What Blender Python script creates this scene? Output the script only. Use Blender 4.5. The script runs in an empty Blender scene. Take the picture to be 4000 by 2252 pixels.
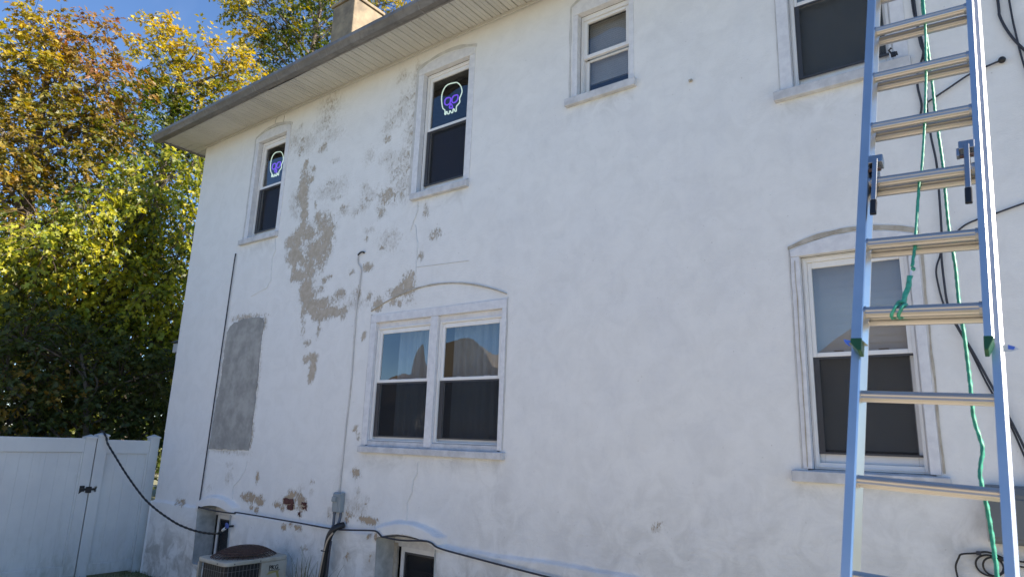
import bpy, math, random
import numpy as np
from mathutils import Matrix, Vector, noise as mnoise
random.seed(7); rng = np.random.default_rng(7)
SC = bpy.context.scene; COL = SC.collection
R_ = math.radians

# ------------------------------------------------------------------ camera, sky, sun, exposure
cam_d = bpy.data.cameras.new('camera'); cam = bpy.data.objects.new('camera', cam_d); COL.objects.link(cam); SC.camera = cam
cam_d.sensor_width = 36; cam_d.sensor_fit = 'HORIZONTAL'; cam_d.lens = 36*2603/4000; cam_d.clip_start = .05; cam_d.clip_end = 2000
RC = Matrix(((.79848,-.5923,.10772),(.60104,.77414,-.19862),(.03426,.22334,.97414)))
m = Matrix((( RC[0][0], RC[0][2], -RC[0][1]), (RC[1][0], RC[1][2], -RC[1][1]), (RC[2][0], RC[2][2], -RC[2][1]))).to_4x4()
m.translation = (0, -5, 2); cam.matrix_world = m
cam_d.dof.use_dof = True; cam_d.dof.focus_distance = 6.6; cam_d.dof.aperture_fstop = 5.0
SUN_AZ, SUN_EL = 18, 37            # azimuth from +X towards +Y, elevation
sd = Vector((math.cos(R_(SUN_AZ))*math.cos(R_(SUN_EL)), math.sin(R_(SUN_AZ))*math.cos(R_(SUN_EL)), math.sin(R_(SUN_EL))))
world = bpy.data.worlds.new('World'); SC.world = world; world.use_nodes = True
wn, wl = world.node_tree.nodes, world.node_tree.links
bg = wn['Background']; sky = wn.new('ShaderNodeTexSky'); sky.sky_type = 'NISHITA'; sky.sun_disc = False
sky.sun_elevation = R_(SUN_EL); sky.sun_rotation = R_(90-SUN_AZ); sky.air_density = .85; sky.dust_density = 0; sky.ozone_density = 6.0
tc = wn.new('ShaderNodeTexCoord'); mpw = wn.new('ShaderNodeMapping'); mpw.inputs['Scale'].default_value = (1.2, 7, 5); mpw.inputs['Rotation'].default_value = (.3, .5, .4)
cz = wn.new('ShaderNodeTexNoise'); cz.inputs['Scale'].default_value = 2.2; cz.inputs['Detail'].default_value = 6; cr = wn.new('ShaderNodeMapRange'); cr.interpolation_type = 'SMOOTHSTEP'
cr.inputs[1].default_value = .55; cr.inputs[2].default_value = .85; cr.inputs[4].default_value = .02; cx = wn.new('ShaderNodeMix'); cx.data_type = 'RGBA'; cx.inputs[7].default_value = (7.5, 8.2, 9.0, 1)
wl.new(tc.outputs['Generated'], mpw.inputs[0]); wl.new(mpw.outputs[0], cz.inputs['Vector']); wl.new(cz.outputs['Fac'], cr.inputs[0]); wl.new(cr.outputs[0], cx.inputs[0]); wl.new(sky.outputs[0], cx.inputs[6])
wl.new(cx.outputs[2], bg.inputs[0]); bg.inputs[1].default_value = .10
sun_d = bpy.data.lights.new('sun', 'SUN'); sun_d.energy = 4.8; sun_d.angle = R_(.5); sun_d.color = (1, .9, .76)
sun = bpy.data.objects.new('sun', sun_d); COL.objects.link(sun); sun.rotation_euler = sd.to_track_quat('Z', 'Y').to_euler(); sun.location = (30, 10, 30)
SC.view_settings.view_transform = 'Standard'; SC.view_settings.look = 'None'; SC.view_settings.exposure = 1.30; SC.view_settings.gamma = 1
SC.view_settings.use_curve_mapping = False

# ------------------------------------------------------------------ helpers
class NT:
    def __init__(s, name):
        s.m = bpy.data.materials.new(name); s.m.use_nodes = True; s.t = s.m.node_tree; s.n = s.t.nodes; s.l = s.t.links
        s.b = s.n['Principled BSDF']; s.out = s.n['Material Output']
    def __call__(s, typ, **k):
        nd = s.n.new('ShaderNode'+typ)
        for a, v in k.items(): setattr(nd, a, v)
        return nd
    def put(s, sock, v):
        if hasattr(v, 'is_output'): s.l.new(v, sock)
        else: sock.default_value = v
    def noise(s, scale, detail=4, rough=.55, dist=0, vec=None):
        nd = s('TexNoise'); nd.inputs['Scale'].default_value = scale; nd.inputs['Detail'].default_value = detail
        nd.inputs['Roughness'].default_value = rough; nd.inputs['Distortion'].default_value = dist
        if vec is not None: s.l.new(vec, nd.inputs['Vector'])
        return nd.outputs['Fac']
    def pos(s, sx=1, sy=1, sz=1):
        g = s('NewGeometry')
        if (sx, sy, sz) == (1, 1, 1): return g.outputs['Position']
        mp = s('Mapping'); mp.inputs['Scale'].default_value = (sx, sy, sz); s.l.new(g.outputs['Position'], mp.inputs['Vector']); return mp.outputs[0]
    def ramp(s, f, a, b):
        nd = s('MapRange'); nd.interpolation_type = 'SMOOTHSTEP'; s.l.new(f, nd.inputs[0]); nd.inputs[1].default_value = a; nd.inputs[2].default_value = b; return nd.outputs[0]
    def math(s, op, a, b=0.):
        nd = s('Math', operation=op); s.put(nd.inputs[0], a); s.put(nd.inputs[1], b); return nd.outputs[0]
    def mix(s, f, a, b):
        nd = s('Mix', data_type='RGBA'); s.put(nd.inputs[0], f)
        for sk, v in ((nd.inputs[6], a), (nd.inputs[7], b)):
            s.put(sk, v if hasattr(v, 'is_output') else (*v, 1))
        return nd.outputs[2]
    def attr(s, name): nd = s('Attribute', attribute_name=name); return nd.outputs
    def bump(s, h, st=.3, dist=.01, nrm=None):
        nd = s('Bump'); nd.inputs['Strength'].default_value = st; nd.inputs['Distance'].default_value = dist; s.l.new(h, nd.inputs['Height'])
        if nrm is not None: s.l.new(nrm, nd.inputs['Normal'])
        return nd.outputs[0]

def std(name, col, rough=.6, var=.12, scale=6, metal=0, bump=0, bscale=80, col2=None, spec=.5):
    t = NT(name); f = t.noise(scale, 5, .6, vec=t.pos()); f = t.ramp(f, .3, .7)
    c2 = col2 or tuple(c*(1-var*2) for c in col)
    t.l.new(t.mix(f, c2, col), t.b.inputs['Base Color']); t.b.inputs['Roughness'].default_value = rough; t.b.inputs['Metallic'].default_value = metal
    t.b.inputs['Specular IOR Level'].default_value = spec
    if bump: t.l.new(t.bump(t.noise(bscale, 4, vec=t.pos()), bump, .004), t.b.inputs['Normal'])
    return t.m

class MB:
    def __init__(s): s.v = []; s.f = []
    def add(s, vs, fs):
        o = len(s.v); s.v += [tuple(map(float, p)) for p in vs]; s.f += [tuple(i+o for i in f) for f in fs]; return s
    def box(s, x0, x1, y0, y1, z0, z1):
        vs = [(x, y, z) for z in (z0, z1) for y in (y0, y1) for x in (x0, x1)]
        return s.add(vs, [(0,2,3,1),(4,5,7,6),(0,1,5,4),(2,6,7,3),(0,4,6,2),(1,3,7,5)])
    def ring(s, x0, x1, z0, z1, l, r, b, t, y0, y1):     # rectangular frame in XZ, mitred look by butt joints
        s.box(x0, x0+l, y0, y1, z0, z1); s.box(x1-r, x1, y0, y1, z0, z1)
        s.box(x0+l, x1-r, y0, y1, z1-t, z1); s.box(x0+l, x1-r, y0, y1, z0, z0+b); return s
    def prism(s, poly, y0, y1):                           # polygon of (x,z) extruded along y
        n = len(poly); vs = [(x, y0, z) for x, z in poly]+[(x, y1, z) for x, z in poly]
        return s.add(vs, [tuple(range(n)), tuple(range(2*n-1, n-1, -1))]+[(i, i+n, (i+1) % n+n, (i+1) % n) for i in range(n)])
    def strip(s, a, b, y0, y1):                           # thick ribbon between two polylines of (x,z)
        for i in range(len(a)-1): s.prism([a[i], a[i+1], b[i+1], b[i]], y0, y1)
        return s
    def extr(s, prof, axis, t0, t1):                      # closed 2D profile extruded along an axis
        n = len(prof)
        def P(p, t): return {'x': (t, p[0], p[1]), 'y': (p[0], t, p[1]), 'z': (p[0], p[1], t)}[axis]
        vs = [P(p, t0) for p in prof]+[P(p, t1) for p in prof]
        return s.add(vs, [tuple(range(n)), tuple(range(2*n-1, n-1, -1))]+[(i, i+n, (i+1) % n+n, (i+1) % n) for i in range(n)])
    def tube(s, pts, r, seg=8, r1=None, smooth=0, twist=0, lobes=0, amp=0, cap=True):
        P = [np.array(p, float) for p in pts]
        if smooth:
            Q = [P[0]]+P+[P[-1]]; out = []
            for i in range(1, len(Q)-2):
                for k in range(smooth):
                    t = k/smooth; a, b, c, d = Q[i-1:i+3]
                    out.append(.5*((2*b)+(c-a)*t+(2*a-5*b+4*c-d)*t*t+(3*b-a-3*c+d)*t**3))
            P = out+[P[-1]]
        n = len(P); vs = []; fs = []; L = 0; up = None
        for i in range(n):
            d = P[min(i+1, n-1)]-P[max(i-1, 0)]; d = d/(np.linalg.norm(d)+1e-12)
            if up is None: up = np.array([0, 0, 1.]) if abs(d[2]) < .9 else np.array([0, 1., 0])
            a = up-d*(up@d); a /= np.linalg.norm(a)+1e-12; b = np.cross(d, a); up = a
            if i: L += np.linalg.norm(P[i]-P[i-1])
            rr = r if r1 is None else r+(r1-r)*i/(n-1)
            for k in range(seg):
                th = 2*math.pi*k/seg; q = rr*(1+(amp*math.cos(lobes*th-twist*L) if lobes else 0))
                vs.append(P[i]+q*(math.cos(th)*a+math.sin(th)*b))
        for i in range(n-1):
            for k in range(seg): fs.append((i*seg+k, i*seg+(k+1) % seg, (i+1)*seg+(k+1) % seg, (i+1)*seg+k))
        if cap: fs += [tuple(range(seg))[::-1], tuple((n-1)*seg+k for k in range(seg))]
        return s.add(vs, fs)
    def ball(s, c, r, n=8, sz=1):
        vs = [(c[0], c[1], c[2]+r*sz)]; fs = []
        for i in range(1, n):
            for k in range(n*2):
                a, b = math.pi*i/n, math.pi*k/n; vs.append((c[0]+r*math.sin(a)*math.cos(b), c[1]+r*math.sin(a)*math.sin(b), c[2]+r*sz*math.cos(a)))
        vs.append((c[0], c[1], c[2]-r*sz)); w = n*2
        for k in range(w): fs.append((0, 1+k, 1+(k+1) % w)); fs.append((len(vs)-1, 1+(n-2)*w+(k+1) % w, 1+(n-2)*w+k))
        for i in range(n-2):
            for k in range(w): fs.append((1+i*w+k, 1+(i+1)*w+k, 1+(i+1)*w+(k+1) % w, 1+i*w+(k+1) % w))
        return s.add(vs, fs)
    def build(s, name, mat, parent=None, bevel=0, smooth=False, origin=None):
        me = bpy.data.meshes.new(name); o = np.array(ROOT.get(parent, (0, 0, 0)) if parent is not None else (origin or (0, 0, 0)))
        me.from_pydata([tuple(np.array(p)-o) for p in s.v], [], s.f); me.validate(); me.materials.append(mat)
        if smooth: me.polygons.foreach_set('use_smooth', [True]*len(me.polygons))
        ob = bpy.data.objects.new(name, me); COL.objects.link(ob)
        if parent is not None: ob.parent = parent; ROOT[ob] = tuple(o)
        else: ob.location = tuple(o); ROOT[ob] = tuple(o)
        if bevel:
            b = ob.modifiers.new('bevel', 'BEVEL'); b.width = bevel; b.segments = 2; b.limit_method = 'ANGLE'; b.angle_limit = .6
        return ob
ROOT = {}
def tag(o, label=None, cat=None, group=None, kind=None):
    if label: o['label'] = label
    if cat: o['category'] = cat
    if group: o['group'] = group
    if kind: o['kind'] = kind
    return o
def thing(name, loc, label, cat, group=None, local=False):
    o = bpy.data.objects.new(name, None); COL.objects.link(o); o.location = loc; o.empty_display_size = .2
    ROOT[o] = (0, 0, 0) if local else tuple(loc); return tag(o, label, cat, group)
def S(x, z, y):                      # a point seen on the wall plane, moved to depth y along the line of sight used when measuring
    k = (5+y)/5; return (x*k, y, 2+(z-2)*k)
def sm(e0, e1, x): t = np.clip((x-e0)/(e1-e0), 0, 1); return t*t*(3-2*t)

# ------------------------------------------------------------------ measured data
PEEL=[(-6.88,2.92,0.127,0.052,0.9),(-6.97,2.89,0.071,0.026,0.8),(-6.83,2.77,0.07,0.103,1.0),(-6.85,2.66,0.055,0.069,0.85),(-6.99,3.1,0.086,0.026,0.7),(-7.1,3.3,0.035,0.109,0.6),(-6.79,3.24,0.042,0.107,0.6),(-6.89,3.5,0.086,0.109,0.7),(-5.07,4.46,0.05,0.096,0.6),(-4.9,4.17,0.101,0.078,0.56),(-5.11,3.95,0.05,0.062,0.56),(-5.27,3.67,0.106,0.123,0.78),(-5.38,3.57,0.216,0.055,0.75),(-5.63,4.22,0.183,0.131,0.4),(-6.87,4.63,0.167,0.148,0.7),(-7.04,4.3,0.17,0.11,0.8),(-6.8,4.33,0.164,0.181,0.62),(-7.07,4.02,0.142,0.144,0.62),(-6.87,4.13,0.11,0.143,0.6),(-6.46,3.67,0.102,0.04,0.7),(-7.18,4.43,0.147,0.163,0.5),(-7.37,4.58,0.13,0.111,0.72),(-7.01,4.52,0.123,0.081,0.5),(-7.19,4.1,0.125,0.079,0.5),(-7.22,4.63,0.106,0.083,0.5),(-7.45,5.28,0.056,0.087,0.8),(-7.43,5.08,0.039,0.086,0.85),(-7.36,4.96,0.076,0.085,0.95),(-7.33,4.83,0.086,0.07,1.0),(-7.34,4.68,0.087,0.062,0.9),(-7.03,4.75,0.073,0.068,0.9),(-7.12,4.94,0.032,0.083,0.6),(-7.44,4.56,0.153,0.083,0.8),(-7.18,4.53,0.126,0.082,0.75),(-6.81,4.46,0.119,0.066,0.85),(-6.74,4.54,0.089,0.053,0.75),(-6.94,4.4,0.163,0.04,0.6),(-7.58,4.49,0.123,0.077,0.95),(-7.42,4.45,0.065,0.069,0.85),(-7.48,4.3,0.153,0.123,1.1),(-7.34,4.25,0.086,0.068,0.8),(-7.04,4.27,0.112,0.079,0.9),(-6.96,4.3,0.081,0.04,0.8),(-7.2,4.17,0.188,0.08,0.55),(-7.06,4.11,0.041,0.033,0.8),(-7.44,4.13,0.043,0.081,0.95),(-7.4,4.0,0.097,0.066,0.95),(-7.25,3.98,0.146,0.066,0.85),(-7.13,3.86,0.113,0.065,1.05),(-7.13,3.77,0.123,0.078,1.1),(-7.12,3.68,0.113,0.077,1.1),(-7.0,3.58,0.12,0.076,1.0),(-6.91,3.51,0.098,0.062,0.95),(-6.8,3.43,0.136,0.062,1.0),(-6.64,3.45,0.17,0.073,0.95),(-6.47,3.45,0.111,0.048,0.85),(-6.34,3.43,0.072,0.096,0.6),(-6.77,3.57,0.155,0.075,0.75),(-6.98,3.71,0.08,0.038,0.7),(-6.6,3.6,0.227,0.062,0.5),(-6.45,3.68,0.111,0.061,0.65),(-6.82,3.76,0.098,0.05,0.6),(-6.78,3.87,0.068,0.038,0.65),(-6.68,3.9,0.048,0.032,0.6),(-7.16,3.49,0.03,0.102,0.8),(-5.97,3.94,0.095,0.054,0.8),(-6.26,3.91,0.054,0.03,0.75),(-6.04,4.29,0.021,0.015,0.7),(-5.98,4.39,0.088,0.05,0.45),(-5.76,4.16,0.051,0.024,0.6),(-5.81,4.7,0.103,0.149,0.45),(-5.81,4.57,0.069,0.074,0.55),(-6.51,4.74,0.115,0.079,0.45),(-6.26,4.69,0.111,0.065,0.4),(-6.14,4.73,0.109,0.077,0.45),(-6.05,4.83,0.09,0.077,0.4),(-6.55,4.79,0.058,0.033,0.6),(-6.82,5.09,0.305,0.138,0.35),(-6.69,4.94,0.119,0.041,0.45),(-6.1,3.63,0.043,0.095,0.6),(-5.9,3.59,0.025,0.047,0.6),(-6.18,3.64,0.071,0.072,0.45),(-5.76,3.46,0.083,0.068,0.75),(-7.57,5.08,0.135,0.173,0.35),(-7.51,4.89,0.111,0.085,0.35),(-7.01,6.29,0.211,0.147,0.42),(-7.07,6.36,0.107,0.074,0.5),(-7.07,6.14,0.159,0.098,0.42),(-7.11,6.06,0.266,0.109,0.38),(-6.92,5.87,0.206,0.095,0.38),(-7.08,5.72,0.105,0.071,0.6),(-7.58,5.82,0.075,0.087,0.6),(-7.57,5.98,0.047,0.025,0.6),(-7.66,6.2,0.048,0.031,0.5),(-7.81,6.01,0.194,0.152,0.36),(-7.5,5.9,0.279,0.148,0.36),(-7.44,5.55,0.074,0.097,0.65),(-7.24,5.47,0.071,0.047,0.6),(-6.79,5.48,0.1,0.034,0.5),(-7.42,5.27,0.108,0.178,0.75),(-7.28,5.32,0.107,0.059,0.6),(-7.42,5.12,0.108,0.141,0.85),(-6.85,5.18,0.1,0.045,0.5),(-5.51,5.96,0.126,0.13,0.4),(-5.44,5.99,0.083,0.043,0.45),(-5.62,5.81,0.226,0.151,0.4),(-5.83,5.71,0.087,0.153,0.45),(-5.81,5.52,0.065,0.043,0.7),(-5.42,5.5,0.109,0.26,0.42),(-5.5,5.21,0.163,0.123,0.45),(-5.78,5.27,0.143,0.085,0.45),(-5.51,5.07,0.191,0.133,0.5),(-5.71,5.14,0.084,0.073,0.5),(-5.53,4.87,0.218,0.141,0.42),(-5.72,4.77,0.167,0.122,0.55),(-5.5,4.73,0.121,0.1,0.4),(-6.12,5.38,0.091,0.109,0.35),(-6.14,4.95,0.09,0.085,0.35),(-6.04,4.84,0.147,0.084,0.4),(-6.91,1.31,0.122,0.04,0.85),(-7.02,1.32,0.055,0.04,0.6),(-6.82,1.38,0.081,0.031,0.5),(-6.79,1.24,0.08,0.038,0.9),(-6.75,1.18,0.106,0.054,0.75),(-7.25,1.17,0.071,0.032,0.8),(-7.14,1.14,0.035,0.047,0.75),(-7.03,1.23,0.124,0.055,0.9),(-6.98,1.17,0.082,0.047,0.9),(-6.8,1.09,0.034,0.031,0.8),(-6.62,1.47,0.019,0.038,0.6),(-6.62,1.36,0.039,0.046,0.45),(-6.26,1.15,0.049,0.074,0.5),(-5.93,1.17,0.081,0.036,0.65),(-5.83,1.27,0.172,0.072,0.45),(-5.72,1.24,0.045,0.071,0.5),(-5.67,1.33,0.044,0.057,0.5),(-5.73,1.14,0.067,0.028,0.65),(-5.6,1.14,0.12,0.021,0.85),(-5.82,1.41,0.046,0.015,0.5),(-5.96,1.11,0.035,0.036,0.65),(-5.85,1.58,0.07,0.022,0.55),(-7.03,0.94,0.054,0.031,0.8),(-6.9,0.97,0.02,0.01,0.8),(-6.78,0.96,0.016,0.009,0.8),(-6.72,0.95,0.016,0.022,0.8),(-5.88,0.75,0.057,0.014,0.7),(-5.52,0.78,0.053,0.021,0.6),(-5.55,0.99,0.033,0.021,0.6),(-5.41,1.0,0.022,0.013,0.8),(-6.6,0.75,0.089,0.019,0.6),(-7.77,1.2,0.224,0.066,0.75),(-7.92,1.21,0.106,0.047,0.7),(-7.61,1.17,0.084,0.028,0.9),(-7.72,1.46,0.034,0.076,0.8),(-7.77,1.09,0.026,0.014,0.8),(-7.66,1.07,0.03,0.017,0.8),(-8.39,1.57,0.095,0.04,0.5),(-8.37,1.42,0.112,0.079,0.45),(-9.56,1.02,0.087,0.052,0.6),(-9.43,1.01,0.075,0.056,0.7),(-8.8,1.25,0.079,0.05,0.4),(-5.28,3.68,0.079,0.081,0.8),(-5.43,3.58,0.137,0.066,0.75),(-5.74,3.47,0.072,0.084,0.8),(-5.5,3.46,0.046,0.032,0.7),(-5.38,3.44,0.034,0.024,0.7),(-5.23,3.46,0.089,0.048,0.5),(-5.94,3.12,0.034,0.05,0.95),(-5.95,2.08,0.047,0.039,0.8),(-5.88,1.99,0.035,0.03,0.7),(-5.89,1.62,0.07,0.044,0.7),(-6.16,3.51,0.256,0.069,0.35),(-5.9,3.58,0.037,0.051,0.55),(-2.35,1.4,0.02,0.03,0.66),(-5.64,6.31,0.115,0.09,0.5),(-7.04,6.39,0.212,0.123,0.45)]
CRACKS=[[(-7.952,4.601),(-7.909,4.433),(-7.963,4.32),(-7.944,4.138),(-7.933,3.999),(-8.014,3.91),(-8.207,3.871),(-8.368,3.828)],[(-7.976,1.638),(-8.004,1.519),(-8.136,1.373),(-8.235,1.318),(-8.215,1.152)],[(-4.939,1.773),(-4.949,1.646),(-4.997,1.566),(-5.008,1.449),(-5.056,1.369),(-5.053,1.188)],[(-5.208,4.609),(-5.204,4.485),(-5.261,4.363),(-5.29,4.274)],[(-5.22,4.329),(-5.164,4.065),(-5.163,3.792),(-5.184,3.614)],[(-5.173,3.829),(-4.785,3.814),(-4.393,3.799)],[(-8.258,6.539),(-8.309,6.429),(-8.201,6.328)],[(-8.082,6.488),(-8.093,6.361)]]
CL_A=[(-16.08,-1.28,9.68,0.65,'y'),(-15.96,-0.8,10.09,0.7,'o'),(-15.78,-0.19,10.35,0.6,'r'),(-16.04,-1.12,8.63,0.92,'b'),(-15.87,-0.5,9.06,1.03,'b'),(-15.7,0.08,9.47,0.81,'r'),(-15.93,-0.69,7.6,1.14,'b'),(-16.01,-1.0,6.63,0.97,'o'),(-15.75,-0.08,8.07,1.14,'b'),(-15.54,0.56,8.66,0.87,'g'),(-15.93,-0.69,5.93,0.81,'b'),(-15.11,-1.54,7.48,0.71,'b'),(-16.13,-1.52,9.11,0.54,'y'),(-16.8,-0.09,7.09,0.92,'g'),(-16.15,-1.61,6.96,0.97,'b'),(-16.2,-1.84,8.35,0.87,'o'),(-16.02,-1.05,10.36,0.38,'y'),(-16.08,-1.29,10.39,0.24,'y'),(-15.73,-0.03,10.88,0.32,'r'),(-15.69,0.1,8.6,0.65,'o')]
CL_B=[(-18.61,2.32,13.0,0.53,'y'),(-18.59,2.38,12.13,0.85,'y'),(-18.22,3.24,12.97,0.53,'y'),(-17.93,3.86,12.66,0.72,'y'),(-17.62,4.46,12.66,0.5,'y'),(-18.29,3.1,11.69,0.98,'w'),(-17.96,3.8,11.47,0.92,'w'),(-18.59,2.37,10.76,0.98,'g'),(-17.7,4.32,12.09,0.59,'w'),(-18.37,2.91,10.2,1.12,'g'),(-18.09,3.54,10.38,0.79,'g'),(-18.63,2.27,13.37,0.29,'y'),(-18.64,2.26,9.53,1.05,'g'),(-18.23,3.23,9.44,0.79,'g')]
CL_C=[(-21.37,5.93,17.09,0.6,'w'),(-20.88,6.84,17.18,1.18,'w'),(-20.41,7.63,16.6,1.18,'g'),(-20.65,7.23,15.64,0.95,'g'),(-19.98,8.3,17.33,1.18,'g'),(-18.61,10.15,18.75,0.95,'w'),(-18.12,10.74,19.08,0.63,'y'),(-21.16,6.33,16.16,0.5,'y'),(-21.12,10.16,19.21,1.19,'g'),(-20.69,7.16,19.01,1.42,'g'),(-19.68,8.73,19.76,1.42,'w'),(-21.03,6.56,15.1,0.55,'w'),(-21.45,5.76,18.11,0.79,'w')]
CL_D=[(-13.2,.55,6.3,.5,'l'),(-13.3,.1,5.1,.5,'l'),(-13.2,1.1,4.9,.45,'l'),(-13.4,-.5,5.9,.5,'l'),(-13.0,.6,4.3,.5,'l'),(-13.4,-1.0,5.0,.6,'l'),(-13.1,1.2,5.9,.45,'l'),(-13.0,1.25,4.2,.4,'l'),(-13.75,0.99,7.09,0.74,'l'),(-13.58,1.36,7.45,0.49,'l'),(-14.15,-0.02,5.58,0.89,'l'),(-14.24,-0.3,5.12,0.54,'y'),(-13.78,0.93,5.44,0.84,'l'),(-13.64,1.24,6.18,0.64,'g'),(-13.86,0.73,4.5,0.94,'l'),(-13.61,1.31,4.5,0.64,'g'),(-14.07,0.19,4.26,0.74,'l'),(-13.71,1.09,3.66,0.84,'l'),(-14.44,-0.92,4.54,0.94,'l'),(-14.4,-0.8,5.64,0.74,'g'),(-14.5,-1.17,5.02,0.69,'l'),(-13.6,1.34,5.34,0.59,'g'),(-14.95,0.71,6.61,0.79,'g'),(-15.11,0.26,6.86,0.63,'g'),(-14.92,0.78,5.56,0.74,'g'),(-14.76,-0.26,4.32,0.81,'g'),(-13.78,0.93,6.46,0.59,'l'),(-14.41,0.71,7.22,0.51,'l'),(-13.47,1.6,3.72,0.49,'g'),(-14.48,-1.08,3.7,0.79,'g')]
CL_E=[(-13.05,-1.16,3.38,0.8,'d'),(-12.83,-0.49,3.12,0.8,'d'),(-12.56,0.21,2.84,0.76,'d'),(-12.33,0.74,2.89,0.58,'d'),(-12.94,-0.81,2.43,0.71,'o'),(-12.64,0.01,2.28,0.71,'d'),(-12.38,0.62,2.25,0.62,'d'),(-13.09,-1.3,2.65,0.8,'d'),(-12.82,-0.45,2.13,0.62,'d'),(-12.22,0.97,2.2,0.45,'d'),(-13.06,-1.19,1.96,0.62,'d'),(-12.99,-0.96,2.1,0.54,'d'),(-13.5,0.56,3.58,0.67,'d'),(-12.24,0.93,3.04,0.45,'d')]


# ------------------------------------------------------------------ materials
M = {}
def paint_wall():
    t = NT('white masonry paint'); p = t.pos()
    peel = t.attr('peel')[2]
    n1 = t.noise(14, 10, .74, 1.0, t.pos(1, 1, .7)); n2 = t.noise(48, 6, .62, .6, t.pos(1, 1, .55))
    n = t.math('ADD', t.math('MULTIPLY', n1, .6), t.math('MULTIPLY', n2, .4))
    n = t.math('ADD', t.math('MULTIPLY', t.math('SUBTRACT', n, .5), 3.5), .5)
    s_ = t.math('ADD', n, peel)
    bare = t.ramp(s_, .97, 1.005); wash = t.attr('wash')[2]; sw = t.math('ADD', t.math('ADD', t.math('MULTIPLY', t.math('SUBTRACT', n, .5), .8), .5), wash)
    thin = t.math('MAXIMUM', t.math('MULTIPLY', t.ramp(s_, .62, 1.02), t.ramp(peel, .08, .3)), t.math('MULTIPLY', t.ramp(sw, .72, 1.25), .85))
    bare = t.math('MULTIPLY', bare, t.ramp(peel, .1, .22))
    # paint: roller patches and grime
    rp = t.ramp(t.noise(1.9, 10, .7, .15, t.pos(1, 1, .8)), .42, .66)
    rp2 = t.ramp(t.noise(7, 9, .7, .1, t.pos(1.2, 1, .8)), .48, .72)
    white = t.mix(t.math('MULTIPLY', rp, t.attr('mottle')[2]), (.79, .785, .765), (.705, .705, .705))
    white = t.mix(t.math('MULTIPLY', rp2, t.math('MULTIPLY', t.attr('mottle')[2], .5)), white, (.67, .67, .665))
    sp = t.ramp(t.noise(34, 2, .5, 0, p), .72, .76)
    white = t.mix(t.math('MULTIPLY', sp, .5), white, (.42, .40, .37))
    gr = t.math('MULTIPLY', t.attr('grime')[2], t.ramp(t.noise(4.5, 8, .65, .8, p), .36, .68))
    white = t.mix(gr, white, (.34, .33, .30))
    c = t.mix(t.math('MULTIPLY', thin, .68), white, (.47, .44, .39))
    tan = t.mix(t.ramp(t.noise(14, 5, .6, 0, p), .35, .7), (.42, .36, .285), (.52, .455, .375))
    tan = t.mix(t.attr('warm')[2], tan, (.42, .33, .235))
    c = t.mix(bare, c, tan)
    t.l.new(c, t.b.inputs['Base Color']); t.b.inputs['Roughness'].default_value = .85; t.b.inputs['Specular IOR Level'].default_value = .25
    h = t.math('MULTIPLY', t.noise(85, 6, .7, .1, p), .30)
    h = t.math('ADD', h, t.math('MULTIPLY', t.noise(9, 8, .66, .2, t.pos(.6, 1, 1.5)), .42))
    h = t.math('ADD', h, t.math('MULTIPLY', t.noise(22, 6, .7, 1.2, t.pos(.5, 1, 1.6)), t.math('MULTIPLY', t.attr('rough')[2], 1.7)))
    b1 = t.bump(h, .5, .012)
    b2 = t.bump(t.math('SUBTRACT', 1., t.math('ADD', t.math('MULTIPLY', bare, .8), t.math('MULTIPLY', thin, .2))), .7, .005, b1)
    t.l.new(b2, t.b.inputs['Normal']); return t.m
M['wall'] = paint_wall()
M['trim'] = std('painted light grey trim', (.73, .73, .74), .6, .1, 14, bump=.25, bscale=40, col2=(.62, .62, .64))
M['vinyl'] = std('white vinyl window frame', (.80, .79, .77), .35, .03, 9)
M['sill'] = std('painted concrete sill', (.63, .63, .64), .7, .12, 9, bump=.5, bscale=30, col2=(.46, .46, .47))
M['caulk'] = std('grey tan caulk', (.50, .46, .39), .85, .15, 12, bump=.6, bscale=30, col2=(.34, .30, .24))
M['caulk2'] = std('pale grey filler', (.60, .59, .57), .85, .1, 10, bump=.5, bscale=30, col2=(.48, .47, .45))
M['reveal'] = std('dirty white reveal', (.56, .55, .52), .9, .15, 7, bump=.5, bscale=22, col2=(.36, .355, .33))
M['filler'] = std('crack filler', (.72, .72, .71), .9, .05, 20, bump=.5, bscale=60)
M['cement'] = std('bare grey cement', (.40, .395, .37), .92, .1, 4.5, bump=.6, bscale=16, col2=(.25, .248, .235))
M['brick'] = std('red brick', (.13, .05, .042), .9, .25, 30, bump=.6, bscale=60)
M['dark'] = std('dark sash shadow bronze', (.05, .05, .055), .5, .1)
M['soffit'] = std('cream vinyl soffit', (.56, .55, .505), .45, .04, 3)
def vented():
    t = NT('perforated vinyl soffit'); v = t('TexVoronoi'); v.feature = 'F1'; v.inputs['Scale'].default_value = 95; v.inputs['Randomness'].default_value = 0
    t.l.new(t.pos(), v.inputs['Vector']); f = t.ramp(v.outputs['Distance'], .24, .30)
    t.l.new(t.mix(f, (.13, .125, .115), (.56, .55, .505)), t.b.inputs['Base Color']); t.b.inputs['Roughness'].default_value = .5; return t.m
M['vent'] = vented()
def gutter_mat():
    t = NT('weathered aluminium gutter'); f = t.ramp(t.noise(5, 6, .65, .6, t.pos(.5, 1, 2)), .35, .7); g = t.ramp(t.noise(16, 5, .6, 0, t.pos(1, 1, 1)), .5, .75)
    c = t.mix(f, (.19, .18, .17), (.115, .11, .105)); c = t.mix(t.math('MULTIPLY', g, .5), c, (.07, .065, .06)); c = t.mix(t.math('MULTIPLY', t.ramp(t.noise(7, 5, .7, 0, t.pos(3, .2, .2)), .52, .7), .45), c, (.30, .285, .27))
    t.l.new(c, t.b.inputs['Base Color']); t.b.inputs['Roughness'].default_value = .5; return t.m
M['gutter'] = gutter_mat()
M['fascia'] = std('grey brown fascia', (.23, .22, .21), .6, .15, 8)
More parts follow.
